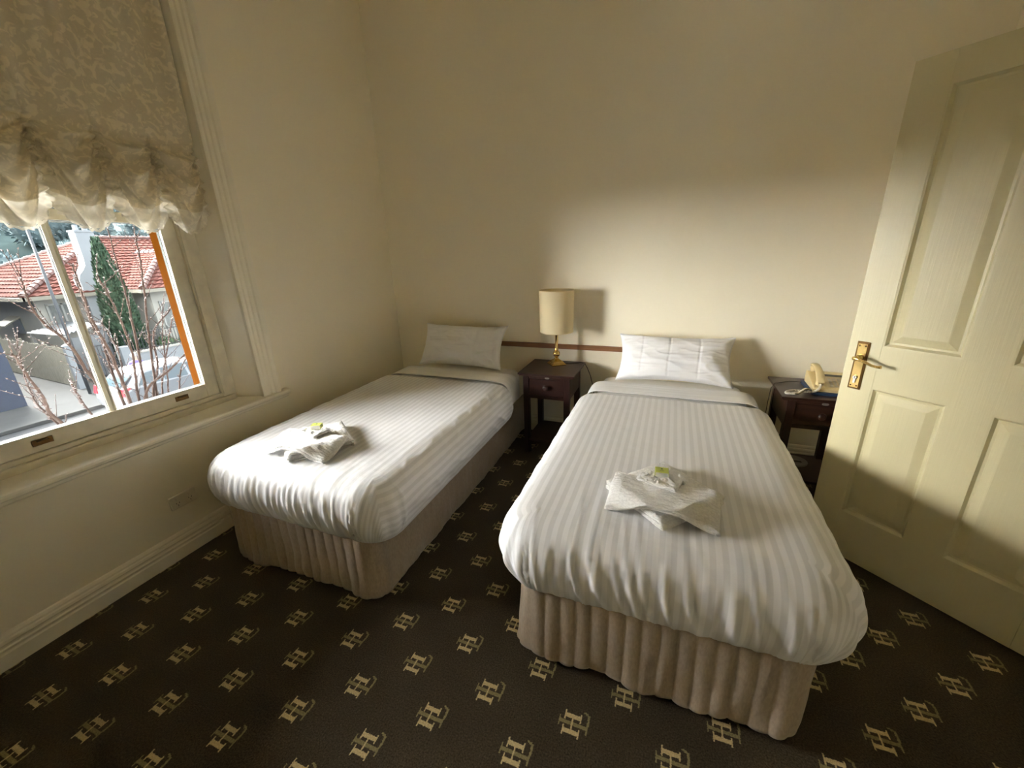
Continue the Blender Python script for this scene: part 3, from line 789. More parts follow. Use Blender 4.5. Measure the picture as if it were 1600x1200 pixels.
# ---------------------------------------------------------------- bedside tables
def bedside(loc, label):
    t = thing('bedside_table', label, 'bedside table', loc, 0, 'bedside tables')
    # local: x 0..0.42 wide, y 0 (back) .. -0.41 (front)
    w_, d_ = .42, .41
    tp = MB(); tp.box(0, w_, -d_, 0, .634, .648); tp.box(.008, w_ - .008, -d_ + .008, -.004, .626, .634); tp.build('top', M['mahog'], t, bevel=.003)
    for xx in (.036, w_ - .036 - .042):
        for yy in (-.012, -d_ + .018 + .042):
            MB().box(xx, xx + .042, yy - .042, yy, 0, .628).build('leg', M['mahog_v'], t, bevel=.002)
    xl, xr = .036, w_ - .036
    for xx in (xl + .004, xr - .018): MB().box(xx, xx + .014, -d_ + .05, -.05, .455, .627).build('side_panel', M['mahog'], t)
    MB().box(xl + .04, xr - .04, -.030, -.014, .455, .627).build('back_panel', M['mahog'], t)
    MB().box(xl + .04, xr - .04, -d_ + .022, -d_ + .05, .607, .627).build('front_rail', M['mahog'], t)
    MB().box(xl + .04, xr - .04, -d_ + .022, -d_ + .05, .455, .477).build('front_rail', M['mahog'], t)
    dr = MB().box(xl + .044, xr - .044, -d_ + .026, -d_ + .044, .480, .604).build('drawer', M['mahog'], t, bevel=.002)
    kn = MB(); kn.lathe([(.010, 0), (.008, .006), (.008, .012), (.018, .018), (.021, .024), (.018, .031), (.010, .034), (.0, .034)], 24, cap1=False)
    kn.xf(Matrix.Translation((w_ / 2, -d_ + .027, .545)) @ Matrix.Rotation(math.pi / 2, 4, 'X')); kn.build('knob', M['mahog'], dr, smooth=True)
    es = MB(); es.lathe([(.017, 0), (.017, .0012), (.016, .002)], 24); es.xf(Matrix.Translation((w_ / 2 + .008, -d_ + .022, .616)) @ Matrix.Rotation(math.pi / 2, 4, 'X') @ Matrix.Diagonal((1, .5, 1, 1)))
    eo = es.build('number_plate', M['greyplastic'], t)
    eo['label'] = 'small grey oval plate'
    MB().box(xl + .012, xr - .012, -d_ + .024, -.014, .100, .116).build('shelf', M['mahog'], t, bevel=.002)
    return t
bedside((1.332, -.032, 0), 'dark wooden bedside table between the beds carrying the lamp')
bedside((2.978, -.090, 0), 'dark wooden bedside table half hidden behind the open door')

# ---------------------------------------------------------------- lamp
lp = thing('table_lamp', 'brass table lamp with tall cream drum shade between the beds', 'lamp', (1.548, -.150, .648))
bs = MB()
def sq(h, z): return [(-h, -h, z), (h, -h, z), (h, h, z), (-h, h, z)]
bs.loops([sq(.054, 0), sq(.056, .006), sq(.054, .011), sq(.048, .013), sq(.046, .019), sq(.036, .030), sq(.022, .040), sq(.015, .046), sq(.012, .050)])
bs.xf(Matrix.Rotation(math.radians(38), 4, 'Z')); bs.build('base', M['brass'], lp, bevel=.002)
st = MB(); st.lathe([(.014, .048), (.017, .052), (.012, .056), (.010, .060)], 24); st.build('collar', M['brass'], lp, smooth=True)
bl = MB(); bl.lathe([(.0075, .058)] + [(.0275 * math.sin(math.pi * k / 14), .085 - .0275 * math.cos(math.pi * k / 14)) for k in range(2, 13)] + [(.009, .112)], 28); bl.build('ball', M['brass'], lp, smooth=True)
n_ = MB(); n_.lathe([(.013, .110), (.016, .114), (.012, .120), (.011, .130), (.0115, .225), (.015, .23), (.015, .275), (.010, .28)], 24); n_.build('stem', M['brass'], lp, smooth=True)
sh = MB()
R0, R1, z0_, z1_ = .124, .128, .255, .565
sh.loops([[(r * math.cos(2 * math.pi * k / 64), r * math.sin(2 * math.pi * k / 64), z) for k in range(64)] for r, z in ((R0 - .002, z0_), (R0, z0_), (R0 + .0008, z0_ + .008), (R0, z0_ + .009), (R1, z1_ - .009), (R1 + .0008, z1_ - .008), (R1, z1_), (R1 - .002, z1_))], True, False, False)
sh.loops([[(r * math.cos(2 * math.pi * k / 64), r * math.sin(2 * math.pi * k / 64), z) for k in range(64)] for r, z in ((R1 - .002, z1_), (R0 - .002, z0_))], True, False, False)
sho = sh.build('shade', M['shade'], lp, smooth=True)
rg = MB()
for k in range(3):
    an = k * 2 * math.pi / 3 + .4; rg.tube([(0.012 * math.cos(an), .012 * math.sin(an), .278), (R0 * .97 * math.cos(an), R0 * .97 * math.sin(an), .262)], .0016, 6)
rg.build('shade_carrier', M['brass_dk'], lp)
bu = MB(); bu.lathe([(.013, .275), (.014, .30), (.024, .335), (.028, .36), (.024, .385), (.010, .40), (.001, .402)], 20); bu.build('bulb', M['soapwhite'], lp, smooth=True)
co = MB(); co.tube([(.045, .02, .006), (.09, .03, .004), (.14, .055, .004), (.178, .075, .006), (.206, .083, -.006), (.225, .085, -.04), (.250, .085, -.10), (.272, .08, -.18), (.285, .08, -.26), (.29, .085, -.36)], .0028, 8)
co.build('cord', M['cord_dk'], lp, smooth=True)

# ---------------------------------------------------------------- telephone, book, tray
bk = thing('blue_booklet', 'thin blue covered booklet under the telephone', 'book', (3.245, -.285, .6485), .0)
MB().box(-.108, .115, -.140, .105, .0, .003).build('cover', M['bluebook'], bk)
MB().box(-.105, .112, -.137, .104, .003, .011).build('pages', M['bluebook'], bk)
MB().box(-.108, .115, -.140, .105, .011, .014).build('cover', M['bluebook'], bk, bevel=.001)

ph = thing('telephone', 'ivory push-button desk telephone with handset on its left', 'telephone', (3.245, -.295, .663), -.04)
bd = MB(); bd.prism([(-.115, 0), (-.115, .018), (-.10, .026), (.075, .070), (.098, .070), (.10, .060), (.10, 0)], 'x', -.095, .115); bd.build('body', M['phone'], ph, bevel=.004)
def onpan(x0, x1, y0_, y1_, h, name, m):
    sl_ = (.070 - .026) / .175; f_ = lambda y: .026 + (y + .10) * sl_
    q = MB(); q.hexa([(x0, y0_, f_(y0_)), (x1, y0_, f_(y0_)), (x1, y1_, f_(y1_)), (x0, y1_, f_(y1_)), (x0, y0_, f_(y0_) + h), (x1, y0_, f_(y0_) + h), (x1, y1_, f_(y1_) + h), (x0, y1_, f_(y1_) + h)])
    return q.build(name, m, ph)
onpan(-.020, .110, -.095, .020, .0008, 'key_panel', M['phone_panel'])
onpan(-.018, .100, .026, .048, .0016, 'display_window', M['phone_lcd'])
for r_ in range(4):
    for c_ in range(3): onpan(-.008 + c_ * .022, .006 + c_ * .022, -.088 + r_ * .024, -.074 + r_ * .024, .004, 'key', M['phone_key'])
onpan(.075, .105, -.075, -.045, .003, 'memory_pad', M['phone_grey']); onpan(.085, .105, -.005, .010, .003, 'hold_key', M['phone_red'])
hs = MB()
for k in range(25):
    pass
path = [(-.062, -.110, .052), (-.062, -.092, .068), (-.062, -.055, .092), (-.062, -.005, .110), (-.062, .045, .116), (-.062, .080, .112), (-.062, .098, .102)]
def hring(p, wx, hz): return [(p[0] + wx * math.cos(a) * (abs(math.cos(a)) ** -.3 if abs(math.cos(a)) > .05 else 1), p[1], p[2] + hz * math.sin(a)) for a in [2 * math.pi * k / 16 for k in range(16)]]
hs.loops([hring(p, w_, h_) for p, w_, h_ in zip(path, (.016, .022, .021, .019, .020, .022, .016), (.007, .011, .009, .008, .009, .011, .007))])
ho = hs.build('handset', M['phone'], ph, smooth=True)
for yy, zz in ((-.085, .045), (.078, .086)):
    e_ = MB(); e_.lathe([(.017, -.004), (.020, .010), (.019, .030)], 20, (-.062, yy, zz - .012)); e_.build('ear_cup', M['phone'], ho, smooth=True)
MB().box(-.088, -.036, -.10, .088, .012, .034).build('cradle', M['phone'], ph, bevel=.006)
# coiled cord: loop lying on the table top and over its front edge
cc = MB(); base = [(-.062, -.118, .040), (-.075, -.128, .012), (-.10, -.13, -.005), (-.15, -.125, -.006), (-.20, -.135, -.005), (-.232, -.165, -.006), (-.235, -.195, -.004), (-.205, -.205, .0), (-.175, -.18, -.005), (-.145, -.135, .004), (-.125, -.10, .0), (-.10, -.075, -.008)]
def cr3(P, t):
    n = len(P) - 1; i = min(int(t), n - 1); f = t - i; p = [Vector(P[max(0, min(n, i + k - 1))]) for k in range(4)]
    return .5 * (2 * p[1] + (p[2] - p[0]) * f + (2 * p[0] - 5 * p[1] + 4 * p[2] - p[3]) * f * f + (3 * p[1] - p[0] - 3 * p[2] + p[3]) * f ** 3)
coil = []
NC = 900
for k in range(NC + 1):
    t = (len(base) - 1) * k / NC; p = cr3(base, t); q = (cr3(base, min(t + .01, len(base) - 1)) - cr3(base, max(t - .01, 0))).normalized()
    a = q.cross(Vector((0, 0, 1))).normalized(); b = a.cross(q); an = k / NC * 2 * math.pi * 75
    coil.append(p + (a * math.cos(an) + b * math.sin(an)) * .0055 + Vector((0, 0, .007)))
cc.tube(coil, .0019, 5); cc.build('coiled_cord', M['cord_wh'], ph, smooth=True)
lc = MB(); lc.tube([(-.09, .09, -.008), (-.17, .10, -.011), (-.22, .06, -.011), (-.262, .02, -.008), (-.285, -.02, -.03), (-.293, -.04, -.12), (-.292, -.03, -.28), (-.28, .0, -.42)], .0022, 6); lc.build('line_cord', M['cord_dk'], ph, smooth=True)

ov = thing('oval_dish', 'low grey oval dish with a slot on the lower bedside shelf', 'dish', (3.182, -.235, .1165))
m_ = MB(); el = lambda a, b, z: [(a * math.cos(2 * math.pi * k / 36), b * math.sin(2 * math.pi * k / 36), z) for k in range(36)]
m_.loops([el(.055, .06, 0), el(.066, .072, .004), el(.068, .075, .012), el(.062, .068, .014), el(.050, .055, .008), el(.03, .03, .0075)]); m_.build('body', M['greyplastic'], ov, smooth=True)
MB().box(-.035, .035, -.010, .010, .0075, .0095).build('slot', M['dark'], ov)
wc = MB(); wc.tube([(0, 0, 0), (.05, .0, .05), (.085, .0, .10), (.10, .0, .16), (.095, .0, .22)], .0025, 6)
o_ = wc.build('wall_cable', M['cord_dk'], smooth=True, loc=(3.06, -.026, .145)); tag(o_, 'dark cable hanging on the wall behind the phone table', 'cable')
#OUTSIDE
# ---------------------------------------------------------------- the street outside (the room is one storey up)
G = -3.3
M['asphalt'] = mat('asphalt', (0.026, 0.0275, 0.029), .9, noise_scale=3, noise_amt=.25, bump=.3, bump_scale=60)
M['concrete'] = mat('concrete_path', (0.042, 0.043, 0.040), .9, noise_scale=2, noise_amt=.3)
M['grassy'] = mat('grass_verge', (0.10, 0.15, 0.04), .95, noise_scale=20, noise_amt=.5)
M['stucco'] = mat('pale_stucco', (0.34, 0.33, 0.29), .85, noise_scale=1.5, noise_amt=.1)
M['stucco_w'] = mat('white_stucco', (0.21, 0.225, 0.235), .85, noise_scale=1.5, noise_amt=.08)
M['tile'] = mat('terracotta_tiles', (0.098, 0.034, 0.026), .85, spec=0.05, noise_scale=4, noise_amt=.0, col2=(0.125, 0.058, 0.048))
M['tile_cap'] = mat('terracotta_ridge_caps', (0.12, 0.058, 0.047), .6, noise_scale=6, noise_amt=.3)
M['gutter'] = mat('cream_gutter', (0.2, 0.185, 0.145), .6)
M['winglass'] = mat('house_window_glass', (0.10, 0.12, 0.14), .1)
M['curtain'] = mat('house_window_curtain', (0.2, 0.21, 0.2), .9, noise_scale=18, noise_amt=.5, stretch=(1, 3, .3))
M['wframe'] = mat('house_window_frame', (0.3, 0.3, 0.28), .6)
M['iron'] = mat('black_iron', (0.02, 0.022, 0.025), .5)
M['paling'] = mat('weathered_palings', (0.30, 0.28, 0.215), .9, noise_scale=8, noise_amt=.35, stretch=(4, 4, .6))
M['zinc'] = mat('grey_corrugated_iron', (0.14, 0.15, 0.155), .6, metal=.0, noise_scale=3, noise_amt=.2)
M['dkzinc'] = mat('dark_grey_steel', (0.045, 0.05, 0.055), .6)
M['navy'] = mat('dark_blue_paint', (0.026, 0.036, 0.06), .6, noise_scale=6, noise_amt=.2)
M['carwhite'] = mat('white_car_paint', (0.15, 0.16, 0.17), .35, coat=.6)
M['carglass'] = mat('car_glass', (0.04, 0.06, 0.07), .08)
M['tyre'] = mat('tyre_rubber', (0.015, 0.015, 0.015), .8)
M['rim'] = mat('alloy_rim', (0.5, 0.5, 0.52), .35, .8)
M['redlamp'] = mat('red_lamp_lens', (0.5, 0.02, 0.03), .2)
M['bark'] = mat('bark', (0.026, 0.0155, 0.0115), .9, spec=0.1, noise_scale=20, noise_amt=.4)
M['bud'] = mat('pinkish_buds', (0.045, 0.029, 0.025), .8)
M['cypress'] = mat('cypress_foliage', (0.030, 0.065, 0.032), .9, noise_scale=9, noise_amt=.5)
M['gum'] = mat('gum_foliage', (0.21, 0.27, 0.28), .9, noise_scale=1.2, noise_amt=.45)
M['gum2'] = mat('dark_gum_foliage', (0.15, 0.205, 0.215), .9, noise_scale=1.2, noise_amt=.45)
M['hill'] = mat('hillside_scrub', (0.035, 0.05, 0.05), .95, spec=0.0, noise_scale=.3, noise_amt=.5)
M['purple'] = mat('purple_jacket', (0.12, 0.085, 0.28), .8)
M['skin'] = mat('skin', (0.55, 0.33, 0.24), .6)
M['grey_cap'] = mat('grey_knit_cap', (0.35, 0.35, 0.36), .9)
M['denim'] = mat('dark_trousers', (0.05, 0.06, 0.09), .9)
M['shrubleaf'] = mat('garden_shrub_foliage', (0.06, 0.10, 0.04), .9, noise_scale=6, noise_amt=.4)

rd = MB(); rd.box(-16.2, -1.9, -45, 60, G - .2, G); struct(rd.build('ground_road', M['asphalt']), 'grey asphalt street below the window')
struct(MB().box(-90, -16.2, -45, 80, G - .2, G + .03).build('ground_far_side', M['concrete']), 'pale concrete path and driveway across the street')
struct(MB().box(-1.9, -.36, -45, 60, G - .2, G + .12).build('ground_footpath', M['concrete']), 'concrete footpath under the window')
kb = MB().box(-16.45, -16.15, -45, 60, G, G + .12); struct(kb.build('ground_kerb', M['concrete'], bevel=.02), 'concrete kerb across the street')

# --- unseen white corrugated roof added below the window to bounce light up
vr = thing('bounce_roof', 'unseen white corrugated roof added below the window as a light reflector', None, (-.37, -1.0, .12), kind='structure')
q_ = MB(); q_.grid(2, 600, lambda u, v: (-1.85 * u, -7 + 14 * v, .30 * (1 - u) + .018 * math.cos(v * 14 / .076 * 2 * math.pi / 2))); M['bounce_white'] = mat('white_bounce_sheet', (0.84, 0.84, 0.82), .5)
q_.build('roof_sheet', M['bounce_white'], vr, solid=.003, recalc=False); MB().box(-1.97, -1.85, -7, 7, -.09, .0).build('gutter', M['bounce_white'], vr)
for yy in (-6, -3, 3, 6): MB().lathe([(.06, 0), (.055, 3.2)], 12, (-1.80, yy, G + .12 - .12)).build('post', M['bounce_white'], vr)

# --- unseen canvas canopy added outside the window to cut steep light
wa_ = thing('shade_canopy', 'unseen dark green canopy added above the window to block steep light', None, (-.385, WC, 1.78), kind='structure')
q_ = MB(); q_.hexa([(0, -.95, .95), (0, .95, .95), (-1.32, .95, .02), (-1.32, -.95, .02), (0, -.95, .956), (0, .95, .956), (-1.325, .95, .026), (-1.325, -.95, .026)]); q_.build('canvas', M['green'], wa_)
for yy in (-.94, .94): MB().tube([(0, yy, .35), (-1.31, yy, .03)], .008, 8).build('arm', M['green'], wa_)
MB().tube([(-1.315, -.95, .02), (-1.315, .95, .02)], .010, 8).build('front_bar', M['green'], wa_)

# --- house with hipped terracotta roof
hs_ = thing('house', 'cream stuccoed house with hipped terracotta tile roof across the street', 'house', (-24.2, 6.2, G))
HO = Vector((-24.2, 6.2, G))
def hb(x0, x1, y0_, y1_, z0_, z1_): return MB().box(x0 - HO.x, x1 - HO.x, y0_ - HO.y, y1_ - HO.y, z0_ - G, z1_ - G)
hb(-34.4, -24.2, 6.2, 19, G, .22).build('main_walls', M['stucco'], hs_)
hb(-26, -22.7, 9.9, 15.2, G, .22).build('wing_walls', M['stucco'], hs_)
def face(A, B, Cc, D, name, parent, pitch=.33):
    """roof face A-B eave, C-D upper edge (C above B, D above A): a child per tile course"""
    A, B, Cc, D = [Vector(q) - HO for q in (A, B, Cc, D)]
    for q in (A, B, Cc, D): pass
    back = MB(); back.v = [tuple(q) for q in (A, B, Cc, D)]; back.face(0, 1, 2, 3)
    fo = back.build(name, M['tile'], parent, recalc=False)
    along = (B - A).normalized(); nrm = along.cross(((Cc + D) / 2 - A)); nrm.normalize()
    if nrm.z < 0: nrm = -nrm
    n = max(3, int(((Cc + D) / 2 - (A + B) / 2).length / pitch))
    for k in range(n):
        t0, t1 = k / n, (k + 1) / n
        L0, R0_, L1, R1_ = A.lerp(D, t0), B.lerp(Cc, t0), A.lerp(D, t1), B.lerp(Cc, t1)
        wd = (R0_ - L0).length
        if wd < .3: continue
        m = MB(); nn = max(4, int(wd / .075)); rows = []
        for (LL, RR, up) in ((L0, R0_, .012), (L0, R0_, .085), (L1, R1_, .03)):
            row = []
            for i in range(nn + 1):
                q = LL.lerp(RR, i / nn); s = (q - A).dot(along)
                row.append(q + nrm * (up + .022 * math.cos(2 * math.pi * s / .30)))
            rows.append(row)
        m.loops(rows, False, False, False); m.build('tile_course', M['tile'], fo, recalc=False)
    return fo
EZ, RZ2 = .25, 2.95
c0 = (-23.7, 5.77, EZ); c1 = (-34.9, 5.77, EZ); ap = (-29.3, 11.37, RZ2); apr = (-29.3, 15.8, RZ2); c2 = (-23.7, 21.4, EZ)
face(c0, c2, apr, ap, 'front_roof', hs_); face(c1, c0, ap, ap, 'side_roof', hs_)
w0 = (-22.2, 9.4, EZ); w1 = (-22.2, 15.2, EZ); wa = (-25.1, 12.3, 2.03); wr_ = (-27.3, 12.3, 2.03); wb = (-23.9, 9.4, EZ)
face(w0, w1, wa, wa, 'wing_front_roof', hs_); face(wb, w0, wa, wr_, 'wing_side_roof', hs_)
caps = MB()
for a, b in ((c0, ap), (c1, ap), (ap, apr), (w0, wa), (wa, wr_)):
    n = max(4, int((Vector(b) - Vector(a)).length / .4))
    for k in range(n):
        p = Vector(a).lerp(Vector(b), k / n) - HO; q = Vector(a).lerp(Vector(b), (k + 1.1) / n) - HO
        MB().tube([p + Vector((0, 0, .07)), q + Vector((0, 0, .05))], [.15, .12], 8).build('ridge_cap', M['tile_cap'], hs_)
gt = MB(); gt.box(-23.72 - HO.x, -23.58 - HO.x, 5.7 - HO.y, 9.4 - HO.y, EZ - .14 - G, EZ + .02 - G); gt.box(-34.9 - HO.x, -23.58 - HO.x, 5.62 - HO.y, 5.77 - HO.y, EZ - .14 - G, EZ + .02 - G)
gt.box(-22.22 - HO.x, -22.08 - HO.x, 9.3 - HO.y, 15.2 - HO.y, EZ - .14 - G, EZ + .02 - G); gt.box(-24.0 - HO.x, -22.1 - HO.x, 9.28 - HO.y, 9.42 - HO.y, EZ - .14 - G, EZ + .02 - G)
gt.build('gutter', M['gutter'], hs_)
# chimney with curved shoulder on its left
ch = MB(); prof_ = [(7.85, G), (7.85, .55), (7.83, .85), (7.92, 1.10), (8.10, 1.30), (8.22, 1.50), (8.25, 1.8), (8.25, 3.05), (8.95, 3.05), (8.95, G)]
ch.prism([(y - HO.y, z - G) for y, z in prof_], 'x', -24.3 - HO.x, -23.75 - HO.x); ch.box(-24.32 - HO.x, -23.72 - HO.x, 8.22 - HO.y, 8.98 - HO.y, 3.0 - G, 3.08 - G)
cho = ch.build('chimney', M['stucco_w'], hs_)
for yy in (8.45, 8.78):
    MB().lathe([(.10, 0), (.09, .22), (.11, .25)], 12, (-24.02 - HO.x, yy - HO.y, 3.08 - G)).build('chimney_pot', M['stucco_w'], cho)
def hwin(x, y0_, y1_, z0_, z1_, nb, nh=1):
    w_ = hb(x - .02, x + .03, y0_, y1_, z0_, z1_).build('window', M['curtain'], hs_)
    hb(x + .03, x + .035, y0_, y1_, z0_, z1_)
    for k in range(nb + 1):
        yy = y0_ + (y1_ - y0_) * k / nb; hb(x - .02, x + .07, yy - .035, yy + .035, z0_ - .05, z1_ + .05).build('frame_bar', M['wframe'], w_)
    for zz in (z0_, z1_): hb(x - .02, x + .07, y0_, y1_, zz - .04, zz + .04).build('frame_bar', M['wframe'], w_)
hwin(-24.2, 6.55, 7.55, -1.45, -.15, 2); hwin(-22.7, 10.2, 12.2, -1.75, -.45, 3)
aw = MB(); aw.hexa([(-26.9, 6.2, -.70), (-25.9, 6.2, -.70), (-25.9, 5.6, -1.05), (-26.9, 5.6, -1.05), (-26.9, 6.2, -.64), (-25.9, 6.2, -.64), (-25.9, 5.6, -.99), (-26.9, 5.6, -.99)])
aw.v = [(x - HO.x, y - HO.y, z - G) for x, y, z in aw.v]; awo = aw.build('awning', M['gutter'], hs_); hb(-26.8, -26.0, 6.15, 6.22, -1.5, -.75).build('side_window', M['winglass'], hs_)

# --- low front wall with iron railing, gate arch
lw = thing('garden_wall', 'low grey rendered garden wall behind the white car', 'wall', (-20.5, 7.12, G + .03))
MB().box(-.12, .12, 0, 9.4, 0, .85).build('wall_body', M['stucco_w'], lw); MB().box(-.16, .16, -.02, 9.4, .85, .92).build('coping', M['stucco'], lw)
for k in range(4): MB().box(-.2, .2, -.2 + k * 3.1, .2 + k * 3.1, 0, 1.25).build('pier', M['stucco_w'], lw)
rl = thing('iron_railing', 'black iron picket railing on the garden wall across the street', 'railing', (-20.5, 7.12, G + .95))
MB().box(-.015, .015, 0, 9.4, .06, .09).build('rail', M['iron'], rl); MB().box(-.015, .015, 0, 9.4, .80, .83).build('rail', M['iron'], rl)
pk = MB()
for k in range(72): pk.box(-.010, .010, .1 + k * .13, .12 + k * .13, 0, .95)
pko = pk.build('pickets', M['iron'], rl); pko['kind'] = 'stuff'
ga = thing('arched_gate', 'thin iron arch of the garden gate across the street', 'gate', (-20.5, 6.0, G + .03))
am = MB(); am.tube([(0, 0, 0), (0, 0, 1.9)] + [(0, .42 - .42 * math.cos(math.pi * k / 14), 1.9 + .45 * math.sin(math.pi * k / 14)) for k in range(1, 14)] + [(0, .84, 1.9), (0, .84, 0)], .025, 6); am.build('arch', M['wframe'], ga)
am = MB(); am.tube([(0, .1, 0), (0, .1, 1.9)] + [(0, .42 - .32 * math.cos(math.pi * k / 12), 1.9 + .32 * math.sin(math.pi * k / 12)) for k in range(1, 12)] + [(0, .74, 1.9), (0, .74, 0)], .018, 6); am.build('inner_arch', M['iron'], ga)
gb = MB()
for k in range(6): gb.box(-.01, .01, .12 + k * .12, .14 + k * .12, .1, 1.5)
gb.box(-.012, .012, .02, .82, .1, .14); gb.box(-.012, .012, .02, .82, 1.46, 1.5); gb.build('gate_leaf', M['iron'], ga)

# --- timber fence along the driveway, carport, blue building
fa, fb_ = Vector((-20.0, 5.1)), Vector((-33.0, 6.0)); fl_ = (fb_ - fa).length
tf = thing('paling_fence', 'weathered timber paling fence along the driveway across the street', 'fence', (fa.x, fa.y, G + .03), math.atan2(fb_.y - fa.y, fb_.x - fa.x))
pp = MB(); kx = 0.0; rr_ = random.Random(4)
while kx < fl_:
    pp.box(kx, kx + .10, -.012, .012, .04, 1.68 + rr_.uniform(-.05, .03)); kx += .115
ppo = pp.build('palings', M['paling'], tf); ppo['kind'] = 'stuff'
for zz in (.35, 1.0, 1.5): MB().box(0, fl_, -.06, -.012, zz, zz + .08).build('rail', M['paling'], tf)
for k in range(6): MB().box(k * 2.4 - .06, k * 2.4 + .06, -.14, -.062, 0, 1.78).build('post', M['paling'], tf)
gp = thing('gate_post', 'pale square post at the street end of the timber fence', 'post', (-19.80, 5.06, G + .03))
MB().box(-.09, .09, -.09, .09, 0, 1.78).build('shaft', M['stucco_w'], gp); MB().hexa([(-.11, -.11, 1.78), (.11, -.11, 1.78), (.11, .11, 1.78), (-.11, .11, 1.78), (-.03, -.03, 1.86), (.03, -.03, 1.86), (.03, .03, 1.86), (-.03, .03, 1.86)]).build('cap', M['stucco_w'], gp)
cp_ = thing('carport', 'grey corrugated carport roof behind the timber fence', 'carport', (-22.4, 6.05, G + .03))
cr_ = MB(); cr_.grid(60, 2, lambda u, v: (-1.4 + 2.8 * v, -.55 + 2.3 * u * .62, 2.05 + .25 * u + .03 * math.sin(u * 60))); cr_.build('roof_sheet', M['zinc'], cp_, solid=.02, recalc=False)
for sx in (-1.3, 1.3): MB().box(sx - .05, sx + .05, -.5, -.4, 0, 2.05).build('post', M['wframe'], cp_)
MB().box(1.38, 1.41, -.5, .8, .1, 1.9).build('roller_door', M['zinc'], cp_)
bb = thing('blue_building', 'dark blue painted corner building at the far left of the window view', 'building', (-19.2, 3.28, G + .03))
MB().box(-9, 0, -9, 0, 0, 5.2).build('walls', M['navy'], bb); MB().box(-9, .08, -9, .08, 5.2, 5.4).build('parapet', M['navy'], bb)
MB().box(-45, -9, -9, -.15, 0, 9.6).build('added_shade_block', M['navy'], bb); MB().box(-45.1, -8.95, -9.1, -.1, 9.6, 9.8).build('parapet', M['navy'], bb)  # unseen tall block and parapet added to keep sun off the house side
MB().box(0, .04, -3.2, -.75, .1, 1.1).build('cream_panel', M['stucco'], bb)
lpz = thing('street_pole', 'thin grey street pole in front of the tiled roof', 'pole', (-18.6, 4.79, G + .03))
MB().lathe([(.055, 0), (.05, 3), (.035, 8.2)], 10).build('shaft', M['dkzinc'], lpz, smooth=True)
ar_ = MB(); ar_.tube([(0, 0, 8.0), (.3, -.2, 8.35), (1.2, -.5, 8.5)], .03, 8); ar_.build('arm', M['zinc'], lpz); MB().box(1.1, 1.7, -.75, -.5, 8.42, 8.52).build('lantern', M['zinc'], lpz)

# --- white wagon parked along the kerb (front towards +y)
car = thing('car', 'white station wagon parked across the street', 'car', (-14.35, 3.55, G))
side = [(.05, .35), (0.0, .62), (.05, .95), (.22, 1.02), (.62, 1.40), (.85, 1.47), (1.7, 1.50), (2.45, 1.44), (3.25, 1.02), (3.95, .92), (4.35, .78), (4.48, .55), (4.42, .32), (3.9, .25), (.5, .25)]
def cw_(z): return .88 - .20 * sst(.95, 1.5, z) - .04 * (1 - sst(.3, .7, z))
bm_ = MB(); rings = []
for f_ in (-1, -.93, -.5, 0, .5, .93, 1):
    ins = .05 if abs(f_) == 1 else (.0)
    rings.append([(f_ * cw_(z), 2.25 + (y - 2.25) * (1 - ins * .4) * (1 - .03 * abs(f_) ** 3), z if abs(f_) < 1 else z - .02 * (z > .9)) for y, z in side])
bm_.loops(rings); bm_.build('body', M['carwhite'], car, smooth=False, bevel=.03)
def glasspoly(pts, s):
    m = MB(); n0 = len(pts)
    m.v = [(s * (cw_(z) * .995 + .012), y, z) for y, z in pts] + [(s * (cw_(z) - .03), y, z) for y, z in pts]
    m.face(*range(n0)); m.face(*range(n0, 2 * n0))
    for k in range(n0): m.face(k, (k + 1) % n0, n0 + (k + 1) % n0, n0 + k)
    return m.build('side_window', M['carglass'], car)
for s in (1, -1):
    glasspoly([(.50, 1.05), (.78, 1.38), (1.18, 1.41), (1.18, 1.03)], s); glasspoly([(1.26, 1.03), (1.26, 1.42), (1.98, 1.42), (1.98, 1.0)], s); glasspoly([(2.06, 1.0), (2.06, 1.42), (2.42, 1.38), (2.98, 1.02)], s)
    for yy in (.85, 3.55):
        tw = MB(); tw.lathe([(.20, -.1), (.31, -.1), (.33, -.05), (.33, .05), (.31, .1), (.20, .1)], 24); tw.xf(Matrix.Translation((s * .80, yy, .33)) @ Matrix.Rotation(math.pi / 2, 4, 'Y')); to = tw.build('wheel', M['tyre'], car, smooth=True)
        rm = MB(); rm.lathe([(.02, -.105), (.20, -.105), (.20, .105), (.02, .105)], 16); rm.xf(Matrix.Translation((s * .80, yy, .33)) @ Matrix.Rotation(math.pi / 2, 4, 'Y')); rm.build('rim', M['rim'], to)
    MB().hexa([(s * .62, .02, .80), (s * .87, .06, .80), (s * .87, .20, .80), (s * .62, .10, .80), (s * .64, .08, 1.05), (s * .84, .12, 1.05), (s * .84, .30, 1.05), (s * .64, .16, 1.05)]).build('tail_lamp', M['redlamp'], car)
    MB().box(min(s * .86, s * 1.02), max(s * .86, s * 1.02), 2.75, 2.95, .98, 1.12).build('mirror', M['carwhite'], car, bevel=.03)
rw = MB(); rw.hexa([(-.60, .20, 1.06), (.60, .20, 1.06), (.52, .56, 1.36), (-.52, .56, 1.36), (-.60, .17, 1.08), (.60, .17, 1.08), (.52, .53, 1.39), (-.52, .53, 1.39)]); rw.build('rear_window', M['carglass'], car)

